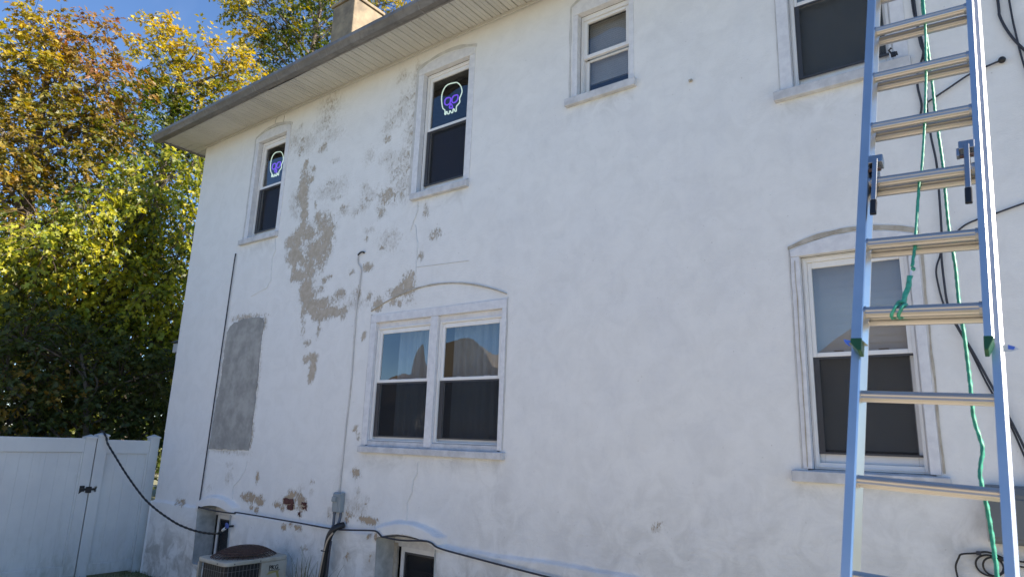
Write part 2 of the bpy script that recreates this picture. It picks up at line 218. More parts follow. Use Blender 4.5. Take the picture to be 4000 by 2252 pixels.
M['shingle'] = std('dark grey shingle', (.10, .095, .09), .95, .2, 12, bump=.6, bscale=40)
M['chimney'] = std('stained stucco chimney', (.38, .30, .195), .9, .2, 3.2, bump=.7, bscale=18, col2=(.19, .15, .105))
M['lead'] = std('pale flue pipe', (.6, .58, .55), .6)
def glass(name, ior, wav, tint=.86):
    t = NT(name); t.n.remove(t.b)
    mp = t('Mapping'); mp.inputs['Location'].default_value = (.0, .0, .0); t.l.new(t.pos(1, 1, .9), mp.inputs['Vector']); nz = t.noise(1.2, 1.0, .4, .5, mp.outputs[0]); nr = t.bump(nz, 1., wav)
    fr = t('Fresnel'); fr.inputs[0].default_value = ior
    bf = t('NewGeometry').outputs['Backfacing']; fac = t.math('MULTIPLY', fr.outputs[0], t.math('SUBTRACT', 1., bf))
    tr = t('BsdfTransparent'); tr.inputs[0].default_value = (tint, tint, tint, 1); gl = t('BsdfGlossy'); gl.inputs['Roughness'].default_value = 0.0
    t.l.new(nr, gl.inputs['Normal']); mx = t('MixShader'); t.l.new(fac, mx.inputs[0]); t.l.new(tr.outputs[0], mx.inputs[1]); t.l.new(gl.outputs[0], mx.inputs[2])
    t.l.new(mx.outputs[0], t.out.inputs[0]); return t.m
M['glass'] = glass('wavy window glass', 2.1, .026)
M['glass_dim'] = glass('lower window glass', 1.6, .02)
def screen():
    t = NT('insect screen'); t.n.remove(t.b); tr = t('BsdfTransparent'); tr.inputs[0].default_value = (1, 1, 1, 1); di = t('BsdfDiffuse'); di.inputs[0].default_value = (.045, .047, .052, 1)
    mx = t('MixShader'); mx.inputs[0].default_value = .36; t.l.new(tr.outputs[0], mx.inputs[1]); t.l.new(di.outputs[0], mx.inputs[2]); t.l.new(mx.outputs[0], t.out.inputs[0]); return t.m
M['screen'] = screen()
M['curtain'] = std('grey curtain', (.25, .32, .37), .9, .05)
M['blind'] = std('white blind', (.50, .51, .50), .7, .04)
M['blind2'] = std('grey blind', (.50, .56, .57), .7, .05)
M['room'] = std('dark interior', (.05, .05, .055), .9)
M['navy'] = std('navy cloth', (.035, .05, .15), .9)
def vinyl_fence():
    t = NT('white vinyl fence'); p = t.pos(); z = t('SeparateXYZ'); t.l.new(p, z.inputs[0])
    c = t.mix(t.ramp(t.noise(2, 5, .6, 0, p), .3, .7), (.54, .55, .55), (.60, .61, .60))
    low = t('MapRange'); t.l.new(z.outputs[2], low.inputs[0]); low.inputs[1].default_value = .75; low.inputs[2].default_value = 0; low.inputs[4].default_value = .8
    d = t.math('MULTIPLY', low.outputs[0], t.ramp(t.noise(6, 7, .7, .4, t.pos(1, 1, .35)), .40, .72))
    c = t.mix(d, c, (.30, .31, .25)); c = t.mix(t.math('MULTIPLY', t.ramp(t.noise(20, 6, .7, 0, t.pos(1, 1, .12)), .56, .75), .28), c, (.36, .37, .34))
    t.l.new(c, t.b.inputs['Base Color']); t.b.inputs['Roughness'].default_value = .42; return t.m
M['vfence'] = vinyl_fence()
M['black'] = std('black plastic', (.012, .012, .014), .45)
M['cable'] = std('dark grey cable', (.035, .037, .05), .6)
M['wcable'] = std('painted white cable', (.62, .60, .57), .7)
M['tanp'] = std('tan insulated pipe', (.50, .40, .30), .7)
M['conduit'] = std('blue grey conduit', (.10, .12, .15), .5)
M['gbox'] = std('grey enamel box', (.25, .29, .31), .5, .06, 5)
M['ubox'] = std('grey green utility box', (.14, .155, .165), .55, .08, 4)
M['ac'] = std('beige enamel', (.40, .39, .345), .5, .1, 5, col2=(.30, .285, .235))
M['rust'] = std('rusty brown steel', (.10, .055, .04), .6, .2, 16, col2=(.055, .03, .025))
M['wire'] = std('grey wire', (.13, .13, .13), .5)
M['coil'] = std('black condenser coil', (.012, .012, .013), .6)
def alu(name, col, rough, stripes=False):
    t = NT(name); t.b.inputs['Metallic'].default_value = 1; f = t.noise(9, 5, .6, 0, t.pos())
    t.l.new(t.mix(f, tuple(c*.85 for c in col), col), t.b.inputs['Base Color']); r = t('MapRange'); t.l.new(f, r.inputs[0]); r.inputs[3].default_value = rough*.8; r.inputs[4].default_value = rough*1.25
    t.l.new(r.outputs[0], t.b.inputs['Roughness']); return t.m
M['alu'] = alu('bright aluminium rail', (.74, .74, .735), .34)
M['rung'] = alu('fluted aluminium rung', (.60, .565, .52), .36)
M['steel'] = alu('steel rung lock', (.42, .43, .45), .4)
M['green'] = std('green rail cap', (.02, .10, .035), .4)
M['tape'] = std('blue masking tape', (.08, .20, .75), .6)
M['tapew'] = std('white tape print', (.75, .78, .82), .6)
M['rope'] = std('green poly rope', (.06, .42, .27), .45, .18, 60, col2=(.03, .25, .16))
M['white'] = std('white plastic', (.8, .8, .8), .4)
M['bluep'] = std('blue wheel handle', (.10, .17, .55), .4)
M['yrust'] = std('yellow rust stain', (.30, .26, .10), .8)
def emit(name, col, st):
    t = NT(name); t.b.inputs['Base Color'].default_value = (*[c*.3 for c in col], 1); t.b.inputs['Emission Color'].default_value = (*col, 1); t.b.inputs['Emission Strength'].default_value = st; return t.m
M['neonw'] = emit('white green neon', (.78, 1, .86), .42)
M['neonp'] = emit('purple neon', (.22, .07, 1.0), .42)

# ------------------------------------------------------------------ ground
def ground():
    t = NT('thin lawn and dirt'); f = t.ramp(t.noise(.9, 8, .65, .4, t.pos()), .35, .65)
    c = t.mix(f, (.24, .215, .12), (.13, .15, .06)); c = t.mix(t.ramp(t.noise(30, 4, .7, 0, t.pos()), .45, .7), c, (.22, .19, .12))
    t.l.new(c, t.b.inputs['Base Color']); t.b.inputs['Roughness'].default_value = 1; t.l.new(t.bump(t.noise(25, 6, .7, 0, t.pos()), .8, .03), t.b.inputs['Normal'])
    g = MB().add([(-400, -400, 0), (400, -400, 0), (400, 400, 0), (-400, 400, 0)], [(0, 1, 2, 3)]).build('ground', t.m); tag(g, kind='structure')
    d = NT('pale concrete bounce slab'); c = d.mix(d.ramp(d.noise(1.3, 8, .6, .3, d.pos()), .35, .7), (.50, .45, .37), (.42, .375, .30)); d.l.new(c, d.b.inputs['Base Color']); d.b.inputs['Roughness'].default_value = .95
    d.l.new(d.bump(d.noise(60, 4, .6, 0, d.pos()), .4, .01), d.b.inputs['Normal'])
    dm = MB().box(-9.4, 7, -10.2, -1.55, -.1, .03).build('bounce_slab', d.m, bevel=.01); tag(dm, kind='structure')  # unseen pale slab added to bounce warm sunlight up at wall and soffit
ground()

# ------------------------------------------------------------------ the house
house = thing('house', (-4.52, 4, 0), 'old two storey house with peeling white masonry walls and white soffit', 'house')
X0, X1, ZT = -10.24, 1.2, 6.535
def arch(x, x0, x1, zs, zc): t = (2*x-x0-x1)/(x1-x0); return zs+(zc-zs)*(1-t*t)
WIN = [ # name, opening x0,x1,z0,z1, jamb depth, casing width, head kind
    dict(k='W1', x0=-8.655, x1=-7.965, z0=4.705, z1=6.205, yj=.06, cw=.085, rail=5.485, gt=6.105, gb=4.815, gl=-8.575, gr=-8.035),
    dict(k='W2', x0=-5.244, x1=-4.535, z0=4.715, z1=6.206, yj=.06, cw=.085, rail=5.495, gt=6.118, gb=4.82, gl=-5.175, gr=-4.605),
    dict(k='W3', x0=-3.115, x1=-2.555, z0=5.262, z1=6.16, yj=.06, cw=.055, rail=5.705, gt=6.07, gb=5.33, gl=-3.045, gr=-2.625),
    dict(k='W4', x0=-1.155, x1=-.462, z0=4.735, z1=6.205, yj=.05, cw=.09, rail=5.49, gt=6.115, gb=4.845, gl=-1.098, gr=-.525),
    dict(k='RW', x0=-1.187, x1=-.50, z0=1.888, z1=3.39, yj=.05, cw=.06, rail=2.672, gt=3.305, gb=2.002, gl=-1.125, gr=-.567),
]
HOLES = [(w['x0']-.03, w['x1']+.03, w['z0']-.03, w['z1']+.03, None) for w in WIN]+[(-5.765, -3.90, 1.885, 3.285, None)]
BW = [(-8.92, -8.13, .30, .99, 1.055), (-5.405, -4.592, .30, .995, 1.067)]
HOLES += [(a, b, z0, zs, zc) for a, b, z0, zs, zc in BW]
def merge(base, extra, tol):
    b = [v for v in base if all(abs(v-e) > tol for e in extra)]; return sorted(set(b+list(extra)))
ex = [X0, X1]; ez = [0, ZT]
for h in HOLES: ex += [h[0], h[1]]; ez += [h[2]] + ([h[3]] if h[4] is None else [])
xs = np.array(merge(list(np.arange(X0, X1, .04)), [round(v, 4) for v in ex], .018))
zb = list(np.arange(0, .9, .05))+list(np.arange(.9, 1.22, .0125))+list(np.arange(1.22, ZT, .04))
zs_ = np.array(merge(zb, [round(v, 4) for v in ez], .006))
nx, nz = len(xs), len(zs_); GX, GZ = np.meshgrid(xs, zs_, indexing='ij'); GZ = GZ.copy()
inside = np.zeros((nx, nz), bool)
for x0, x1, z0, z1, zc in HOLES:
    for i in range(nx):
        x = xs[i]
        if x < x0-1e-4 or x > x1+1e-4: continue
        top = z1 if zc is None else arch(x, x0, x1, z1, zc)
        j = int(np.argmin(abs(zs_-top))); GZ[i, j] = top
        if x0+1e-3 < x < x1-1e-3: inside[i, (zs_ > z0+1e-3) & (np.arange(nz) < j)] = True
        
hood = np.full(nx, 0.)
led = np.array([1.0+.016*mnoise.noise((x*1.1, 3, 0))+.01*mnoise.noise((x*4.3, 1, 0)) for x in xs])
led = led+.02*sm(-8, -6, xs)
for a, b, zs0, zc0 in ((-8.985, -8.06, 1.075, 1.175), (-5.45, -4.53, 1.09, 1.185)):
    msk = (xs >= a) & (xs <= b); led[msk] = np.maximum(led[msk], arch(xs[msk], a, b, zs0, zc0)+.006*np.array([mnoise.noise((x*9, 5, 0)) for x in xs[msk]]))
f = sm(-.006, .016, led[:, None]-GZ)
GY = -.036*f
for (a, b, zs0, zc0), (o0, o1, _, os_, oc) in zip(((-8.985, -8.06, 1.075, 1.175), (-5.45, -4.53, 1.09, 1.185)), BW):
    low_ = arch(np.clip(xs, o0, o1), o0, o1, os_, oc)-.012-.03*sm(0, .06, np.maximum(o0-xs, xs-o1)); inx = sm(a-.012, a+.012, xs)*sm(b+.012, b-.012, xs)
    GY = GY-.030*f*sm(-.012, .004, GZ-low_[:, None])*inx[:, None]
und = np.array([[.006*mnoise.noise((x*.9, z*.9, 0))+.0022*mnoise.noise((x*3.1, z*3.1, 7)) for z in zs_] for x in xs])
low = sm(1.05, .6, GZ)
und2 = np.array([[.010*mnoise.noise((x*2.2, z*2.2, 4)) for z in zs_] for x in xs])
GY = GY+und+und2*low
v = np.stack([GX, GY, GZ], -1).reshape(-1, 3); v[:nz, 0] += np.array([.012*mnoise.noise((0, z*1.1, 9)) for z in zs_])
idx = np.arange(nx*nz).reshape(nx, nz); faces = []
for i in range(nx-1):
    for j in range(nz-1):
        q = [(i, j), (i+1, j), (i+1, j+1), (i, j+1)]; k = [p for p in q if not inside[p]]
        if len(k) >= 3:
            # a face whose corners are all on one opening's rim lies inside that opening
            cx, cz = (xs[i]+xs[i+1])/2, sum(GZ[p] for p in k)/len(k)
            if any(h[0]+1e-3 < cx < h[1]-1e-3 and h[2]+1e-3 < cz < (h[3] if h[4] is None else arch(cx, h[0], h[1], h[3], h[4]))-2e-3 for h in HOLES): continue
            faces.append(tuple(int(idx[p]) for p in k))
me = bpy.data.meshes.new('wall'); o = np.array(ROOT[house]); me.from_pydata((v-o).tolist(), [], faces); me.materials.append(M['wall'])
me.polygons.foreach_set('use_smooth', [True]*len(me.polygons))
wall = bpy.data.objects.new('wall', me); COL.objects.link(wall); wall.parent = house; ROOT[wall] = ROOT[house]
X, Z = v[:, 0], v[:, 2]
peel = np.zeros(len(X)); pmax = np.zeros(len(X)); wash = np.zeros(len(X))
for cx, cz, rx, rz, d in PEEL+[(-8.42, 3.54, .42, .05, .62), (-7.955, 3.42, .05, .10, .62), (-7.965, 2.6, .035, .5, .5), (-7.955, 1.95, .04, .2, .55), (-8.86, 3.3, .035, .15, .5), (-8.89, 2.6, .03, .4, .42), (-8.45, 1.74, .48, .03, .5), (-5.38, 6.2, .06, .25, .45), (-5.36, 5.6, .05, .5, .5), (-5.35, 5.0, .05, .3, .5)]:
    r = np.sqrt(((X-cx)/max(rx, .04))**2+((Z-cz)/max(rz, .04))**2); g = np.exp(-.9*r*r)
    dd = d if d >= .55 else .62*d
    peel = 1-(1-peel)*(1-np.clip(dd, 0, .97)*g); pmax = np.maximum(pmax, dd*g)
    wash = np.maximum(wash, (.62 if d < .55 else .5)*np.exp(-.5*r*r))
peel = .45*peel+.55*pmax
grime = .75*sm(1.02, .2, Z)*sm(-4.0, -8.5, X)+.42*sm(1.15, .75, Z)*sm(-8, -5, X)+.10
grime = np.maximum(grime, .30*sm(2.6, .9, Z)*sm(-4.2, -2.5, X))
grime = np.maximum(grime, .55*sm(.62, .0, np.hypot((X+.2)/1.0, (Z-1.45)/.9)))
for s0, s1, sz in ((-8.815, -7.895, 4.62), (-5.305, -4.452, 4.62), (-3.233, -2.482, 5.17), (-1.29, -.362, 4.64), (-5.83, -3.835, 1.83), (-1.317, -.395, 1.80)):
    grime = np.maximum(grime, .34*sm(s0-.03, s0+.05, X)*sm(s1+.03, s1-.05, X)*sm(sz-.32, sz-.02, Z)*(Z < sz+.02))
for cx, w_ in ((-3.9, .5), (-6.0, .4)): grime = np.maximum(grime, .25*np.exp(-((X-cx)/w_)**2)*sm(2.2, 1.4, Z))
mott = .12+.55*sm(-6.2, -3.0, X)+.25*sm(2.2, .5, Z)
mott = np.clip(.8*mott*(1-.6*sm(5.6, 6.3, Z)), 0, .7)
rough = sm(-8.5, -5.5, X)*sm(1.75, 1.15, Z)+.8*np.exp(-((Z-1.76)/.07)**2)*sm(-5.95, -5.8, X)*sm(-3.75, -3.9, X)+.15
warm = sm(1.9, 1.4, Z)
for nm, arr in (('peel', peel), ('wash', wash), ('grime', grime), ('mottle', mott), ('rough', np.clip(rough, 0, 1.2)), ('warm', warm)):
    a = me.attributes.new(nm, 'FLOAT', 'POINT'); a.data.foreach_set('value', arr.astype(np.float32))

# other walls (attribute driven paint reads 0 there, which is clean paint)
MB().box(X0, X0+.16, .004, 8, 0, ZT).build('wall', M['wall'], house)
MB().box(X1-.16, X1, .004, 8, 0, ZT).build('wall', M['wall'], house)
MB().box(X0+.16, X1-.16, 7.84, 8, 0, ZT).build('wall', M['wall'], house)
MB().box(X0-.05, X0-.002, -.045, 8, 0, .985).build('foundation', M['wall'], house, bevel=.015)
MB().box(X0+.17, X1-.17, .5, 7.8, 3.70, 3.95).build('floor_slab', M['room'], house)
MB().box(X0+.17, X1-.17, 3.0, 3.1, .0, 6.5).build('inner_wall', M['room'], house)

# eaves
OV, GZ0, GZ1 = .56, 6.475, 6.575
EX0, EX1 = X0-.385, X1+.385
mbn = MB().extr([(0, -OV), (.108, -OV), (.108, -.012), (0, -.012)], 'z', 6.535, 6.541)
def plank(vent):
    b = MB()
    # grooved vinyl plank: two flat faces with a V groove and a raised lock between planks
    b.extr([(0, 6.560), (0, 6.541), (.003, 6.535), (.051, 6.535), (.0545, 6.5405), (.058, 6.535), (.102, 6.535), (.105, 6.541), (.105, 6.560)], 'y', -OV, -.012)
    return b
pv = plank(0).build('soffit_panel', M['soffit'], house); pw = plank(1).build('soffit_panel', M['vent'], house)
step = .1145; n = int((EX1-.45-(X0-.02))/step); used = [0, 0]
for i in range(n):
    k = 1 if i % 7 in (4, 5) else 0; src = (pv, pw)[k]
    ob = src if not used[k] else src.copy()
    if used[k]: COL.objects.link(ob); ob.parent = house
    used[k] = 1; ob.location = (X0-.02+i*step, 0, 0)
# corner piece and left-hand eave planks
MB().add([(EX0, -OV, 6.537), (X0-.022, -OV, 6.537), (X0-.022, -.012, 6.537)], [(0, 1, 2)]).build('soffit_panel', M['soffit'], house)
lp = MB().extr([(0, 6.560), (0, 6.541), (.003, 6.535), (.051, 6.535), (.0545, 6.5405), (.058, 6.535), (.102, 6.535), (.105, 6.541), (.105, 6.560)], 'x', EX0, X0-.006).build('soffit_panel', M['soffit'], house)
for i in range(72):
    ob = lp if i == 0 else lp.copy()
    if i: COL.objects.link(ob); ob.parent = house
    ob.location = (0, -OV+.05+i*step, 0)
MB().box(EX0-.02, EX1, -OV-.018, -OV, GZ0, 6.60).box(EX0-.022, EX0, -OV, 8.4, GZ0+.03, 6.60).build('fascia_board', M['fascia'], house)
MB().box(X0-.03, X1, -.034, -.011, 6.505, 6.534).build('trim_strip', M['soffit'], house)
MB().box(EX0+.002, EX1, -OV+.001, -OV+.02, 6.505, 6.534).build('trim_strip', M['soffit'], house)
def gprof(y0, d): return [(y0, GZ1), (y0, GZ0+.004), (y0-.075*d, GZ0), (y0-.095*d, GZ0+.03), (y0-.122*d, GZ0+.062), (y0-.122*d, GZ1+.005), (y0-.112*d, GZ1+.005), (y0-.112*d, GZ0+.066), (y0-.087*d, GZ0+.036), (y0-.07*d, GZ0+.012), (y0-.008, GZ0+.012), (y0-.008, GZ1)]
gut = MB(); segs = [EX0-.035, -7.78, -4.7, -1.6, EX1]
for a, b in zip(segs, segs[1:]):      # sections sag a little between joints
    k = 6
    for i in range(k):
        s0, s1 = a+(b-a)*i/k, a+(b-a)*(i+1)/k; gut.extr(gprof(-OV-.019, 1), 'x', s0, s1-.0005)
gut.extr(gprof(-OV-.019, 1)[:6], 'x', EX0-.038, EX0-.0352)
gut = gut.build('gutter', M['gutter'], house)
for xj in (-7.78, -4.7, -1.6): MB().extr([(y, z) for y, z in [(-OV-.02, GZ0-.004), (-OV-.096, GZ0-.004), (-OV-.117, GZ0+.03), (-OV-.145, GZ0+.06), (-OV-.145, GZ1+.009), (-OV-.02, GZ1+.009)]], 'x', xj-.014, xj+.004).build('gutter_seam', M['fascia'], gut)
# black sheet put in for the shade of a gap between soffit and fascia
MB().add([(-7.62, -.5615, 6.4735), (-6.72, -.5615, 6.4735), (-6.72, -.566, 6.4735), (-7.2, -.577, 6.4735), (-7.62, -.577, 6.4735)], [(0, 1, 2, 3, 4)]).box(-7.6, -6.9, -.5598, -.553, 6.48, 6.505).build('gap_shade_sheet', M['black'], house)
ry0, ry1, rz = -OV-.06, 8+OV, 6.60
rid = rz+.48*(8+2*OV)/2; ins = (8+2*OV)/2
MB().add([(EX0-.05, ry0, rz), (EX1+.05, ry0, rz), (EX1+.05, ry1, rz), (EX0-.05, ry1, rz), (EX0+ins, 4, rid), (EX1-ins, 4, rid),
          (EX0-.05, ry0, rz-.02), (EX1+.05, ry0, rz-.02), (EX1+.05, ry1, rz-.02), (EX0-.05, ry1, rz-.02)],
         [(0, 1, 5, 4), (1, 2, 5), (2, 3, 4, 5), (3, 0, 4), (6, 7, 1, 0), (7, 8, 2, 1), (8, 9, 3, 2), (9, 6, 0, 3), (9, 8, 7, 6)]).build('roof', M['shingle'], house)
ch = MB().box(-9.41, -8.80, 1.55, 2.22, 6.9, 9.70).build('chimney', M['chimney'], house, bevel=.02)
MB().box(-9.44, -8.77, 1.52, 2.25, 9.70, 9.76).build('chimney_cap', M['chimney'], ch, bevel=.01)
MB().tube([(-8.98, 1.85, 9.7), (-8.98, 1.85, 10.15)], .09, 14).build('flue_pipe', M['lead'], ch)
# side porch peeking out past the left corner
pr = MB().box(-11.46, X0-.004, .52, 3.2, 3.27, 3.43).build('porch_roof', M['vfence'], house, bevel=.01)
MB().add([(-11.50, .48, 3.44), (X0-.004, .48, 3.44), (X0-.004, .6, 3.52), (-11.38, .6, 3.52), (-11.50, 3.3, 3.44), (X0-.004, 3.3, 3.44)], [(0, 1, 2, 3), (0, 3, 4)]).build('drip_cap', M['gutter'], pr)
MB().box(-11.42, X0-.004, .56, .60, 3.19, 3.269).build('soffit_trim', M['fascia'], pr)
MB().tube([(-11.22, .8, 0), (-11.22, .8, 3.2)], .07, 12, .055).build('porch_post', M['vfence'], house, smooth=True)

# ---------------------------------------------------------------- windows
def sash(w, x0, x1, z0, z1, yf, d, st, bt, tp, parent, name='sash', mat='vinyl'):
    return MB().ring(x0, x1, z0, z1, st, st, bt, tp, yf, yf+d).build(name, M[mat], parent, bevel=.004)
def pane(x0, x1, z0, z1, y, parent, mat='glass'):
    return MB().box(x0, x1, y, y+.004, z0, z1).build('pane', M[mat], parent)
def dhung(x0, x1, z0, z1, yj, rail, gl, gr, gt, gb, head, frame_name='window'):
    """double hung vinyl unit; returns the frame, whose children are its sub-parts"""
    fw = .034
    fr = MB().ring(x0, x1, z0, z1, fw, fw, max(.02, min(.045, gb-z0-.045)), max(.02, min(.04, z1-gt-.03)), yj, yj+.075)
    fr.ring(x0+.012, x1-.012, z0+.012, z1-.012, .014, .014, .01, .01, yj-.008, yj)
    fr = fr.build(frame_name, M['vinyl'], house, bevel=.003)
    ya, yb = yj+.014, yj+.040
    zf0 = z0+max(.02, min(.045, gb-z0-.045)); zf1 = z1-max(.02, min(.04, z1-gt-.03))
    sash(0, x0+fw, x1-fw, rail-.016, zf1, ya, .026, gl-x0-fw, .032, zf1-gt, fr)
    sash(0, x0+fw+.001, x1-fw-.001, zf0, rail+.012, yb, .026, gl-x0-fw, gb-zf0, .03, fr)
    pane(gl-.004, gr+.004, rail+.012, gt+.004, ya+.012, fr)
    pane(gl-.004, gr+.004, gb-.004, rail-.012, yb+.012, fr, 'glass_dim')
    MB().box(gl-.012, gr+.012, ya+.003, ya+.0035, gb-.002, rail-.017).build('screen', M['screen'], fr)
    # screen frame, plus a dark strip built in as shade under the meeting rail
    MB().box(x0+fw+.002, x1-fw-.002, ya-.002, ya+.012, gb-.012, gb+.002).box(x0+fw+.002, gl+.012, ya+.0006, ya+.01, gb+.0025, rail-.032).box(x0+fw+.002, x1-fw-.002, ya+.0004, ya+.01, rail-.031, rail-.0165).build('screen_frame_and_shade', M['dark'], fr)
    return fr
def sill(x0, x1, z0, z1, parent, y=-.05, slope=.012):
    MB().extr([(y, z0), (y, z1-slope), (.06, z1), (.06, z0)], 'x', x0, x1).build('sill', M['sill'], parent, bevel=.006)
def locks(fr, gl, gr, z, y):
    b = MB()
    for t in (.25, .75):
        x = gl+(gr-gl)*t; b.box(x-.03, x+.03, y, y+.02, z, z+.012)
    b.build('sash_lock', M['dark'], fr)
def wob(x, s=0): return .004*mnoise.noise((x*14, s, 2))
def arch_line(x0, x1, zs, zc, w, fr, mat, y=-.008, drop=0, name='caulk_line', n=28):
    a, b = [], []
    for i in range(n+1):
        x = x0+(x1-x0)*i/n; z = arch(x, x0, x1, zs, zc); ww = w*(.75+.5*mnoise.noise((x*9, zc, 1))+.25*math.sin(math.pi*i/n))
        a.append((x, z+ww/2+wob(x))); b.append((x, z-ww/2+wob(x, 5)))
    MB().strip(a, b, y, .004).build(name, M[mat], fr, smooth=False)
def vline(x, z0, z1, w, fr, mat, y=-.006, n=16, name='caulk_line', lean=0):
    a, b = [], []
    for i in range(n+1):
        z = z0+(z1-z0)*i/n; ww = w*(.8+.7*mnoise.noise((x*3, z*6, 1))); xx = x+lean*i/n+.006*mnoise.noise((z*5, x, 3)); a.append((xx-ww/2, z)); b.append((xx+ww/2, z))
    MB().strip(a, b, y, .003).build(name, M[mat], fr)
def casings(w, fr, zarch=None, springs=None, cwR=None):
    cl, cr = w['cw'], cwR or w['cw']; y0 = -.009; d = w['yj']
    MB().box(w['x0']-cl, w['x0'], y0, d, w['z0'], w['z1']).build('casing', M['trim'], fr, bevel=.004); MB().box(w['x1'], w['x1']+cr, y0, d, w['z0'], w['z1']).build('casing', M['trim'], fr, bevel=.004)
    if zarch:
        x0, x1 = w['x0']-cl, w['x1']+cr; p = [(x0, w['z1']+.001), (x1, w['z1']+.001)]+[(x, arch(x, x0, x1, springs, zarch)) for x in np.linspace(x1, x0, 19)]
        MB().prism(p, y0-.003, d).build('arch_trim', M['trim'], fr, bevel=.004)
UNIT = {}
for w in WIN:
    k = w['k']
    if k == 'W3': continue
    fr = dhung(w['x0'], w['x1'], w['z0'], w['z1'], w['yj'], w['rail'], w['gl'], w['gr'], w['gt'], w['gb'], 0); UNIT[k] = fr
# upper left and upper centre windows: arched trim, wide grey filler line
for k, sx in (('W1', (-8.815, -7.895)), ('W2', (-5.305, -4.452))):
    w = [q for q in WIN if q['k'] == k][0]; fr = UNIT[k]
    casings(w, fr, 6.345, 6.275); sill(*sx, 4.622, 4.708, fr)
    arch_line(w['x0']-.115, w['x1']+.10, 6.300, 6.388, .045, fr, 'caulk2', y=-.006)
    vline(w['x0']-.108, 4.71, 6.29, .05, fr, 'caulk2', y=-.004)
    MB().box(w['gl'], w['gr'], .155, .16, 4.75, 5.46).build('curtain', M['navy'], fr)
w = WIN[3]; fr = UNIT['W4']; casings(w, fr, 6.345, 6.275); sill(-1.29, -.362, 4.647, 4.738, fr)
vline(w['x0']-.095, 4.74, 6.25, .012, fr, 'caulk2'); MB().box(w['gl']-.02, w['gr']+.02, .14, .15, 4.78, 6.1).build('blind', M['blind2'], fr)
w = WIN[4]; fr = UNIT['RW']; casings(w, fr, 3.515, 3.44); sill(-1.317, -.395, 1.80, 1.886, fr)
arch_line(w['x0']-.075, w['x1']+.075, 3.462, 3.54, .036, fr, 'caulk'); vline(w['x0']-.068, 1.89, 3.45, .012, fr, 'caulk2'); vline(w['x0']-.03, 1.9, 3.36, .008, fr, 'caulk', y=-.0145)
vline(w['x1']+.075, 1.9, 3.40, .016, fr, 'caulk')
bl = MB()
for i in range(25):
    z = 2.02+i*.052; bl.add([(w['gl']-.03, .135, z), (w['gr']+.03, .135, z), (w['gr']+.03, .141, z+.055), (w['gl']-.03, .141, z+.055)], [(0, 1, 2, 3)])
tag(bl.build('blind', M['blind'], fr), kind='stuff')
locks(fr, w['gl'], w['gr'], w['rail']+.016, w['yj']+.03)

# double window
DX0, DX1, DZ0, DZ1, MU0, MU1 = -5.737, -3.932, 1.912, 3.256, -4.882, -4.782
fr = MB().box(DX0-.088, DX0, -.012, .05, DZ0, DZ1).box(DX1, DX1+.055, -.012, .05, DZ0, DZ1).box(MU0, MU1, -.008, .05, DZ0, DZ1)
fr.prism([(DX0-.088, DZ1+.0005), (DX1+.055, DZ1+.0005), (DX1+.055, DZ1+.092), (DX0-.088, DZ1+.092)], -.012, .05)
dw = fr.build('window', M['trim'], house, bevel=.004)
sill(-5.83, -3.835, 1.832, 1.912, dw, -.055, .016)
MB().box(DX0, DX1, .0, .055, DZ0-.01, DZ0+.042).build('sub_sill', M['sill'], dw, bevel=.004)
for x0, x1 in ((DX0, MU0), (MU1, DX1)):
    MB().box(x0, x1, .036, .06, DZ1-.055, DZ1).build('head_panel', M['trim'], dw)
    z0, z1 = DZ0+.043, DZ1-.056; gl, gr, gt, gb, rail = x0+.066, x1-.064, 3.128, 2.012, 2.598
    dw2 = MB().ring(x0, x1, z0, z1, .03, .03, .018, .026, .03, .10).ring(x0+.012, x1-.012, z0+.006, z1-.01, .012, .012, .008, .01, .022, .03).build('frame', M['vinyl'], dw, bevel=.003)
    for (a, b, y, tp, bt) in ((rail-.016, z1-.026, .044, z1-.026-gt, .032), (z0+.018, rail+.012, .070, .03, gb-z0-.018)):
        MB().ring(x0+.03, x1-.03, a, b, gl-x0-.03, x1-.03-gr, bt, tp, y, y+.024).build('sash', M['vinyl'], dw, bevel=.004)
    MB().box(gl-.004, gr+.004, .056, .06, rail+.012, gt+.004).build('pane', M['glass'], dw)
    MB().box(gl-.004, gr+.004, .082, .086, gb-.004, rail-.012).build('pane', M['glass_dim'], dw)
    MB().box(gl-.02, gr+.02, .050, .0505, gb-.002, rail-.017).build('screen', M['screen'], dw)
    MB().box(x0+.031, x1-.031, .046, .058, gb-.012, gb+.002).box(x0+.031, gl+.02, .0475, .056, gb+.003, rail-.034).box(x0+.031, x1-.031, .0465, .056, rail-.033, rail-.0165).build('screen_frame_and_shade', M['dark'], dw)  # last box is a dark strip standing in for shade under the meeting rail
    b = MB()
    for t in (.28, .78):
        x = gl+(gr-gl)*t; b.box(x-.03, x+.03, .066, .09, rail+.014, rail+.026)
    b.build('sash_lock', M['white'], dw)
    # curtain with soft folds
    cxs = np.linspace(gl+(.10 if x0 == DX0 else .02), gr+.05, 70); vs = []; n = len(cxs)
    for z in (1.95, 3.2):
        for i, x in enumerate(cxs): vs.append((x, .20+.022*math.sin(x*46)+.012*math.sin(x*113+1), z))
    MB().add(vs, [(i, i+1, n+i+1, n+i) for i in range(n-1)]).build('curtain', M['curtain'], dw, smooth=True)
arch_line(-5.84, -3.885, 3.395, 3.60, .016, dw, 'caulk', y=-.014, n=44)
vline(DX1+.062, 1.92, 3.36, .012, dw, 'caulk2'); vline(DX0-.094, 1.92, 3.36, .012, dw, 'caulk2')
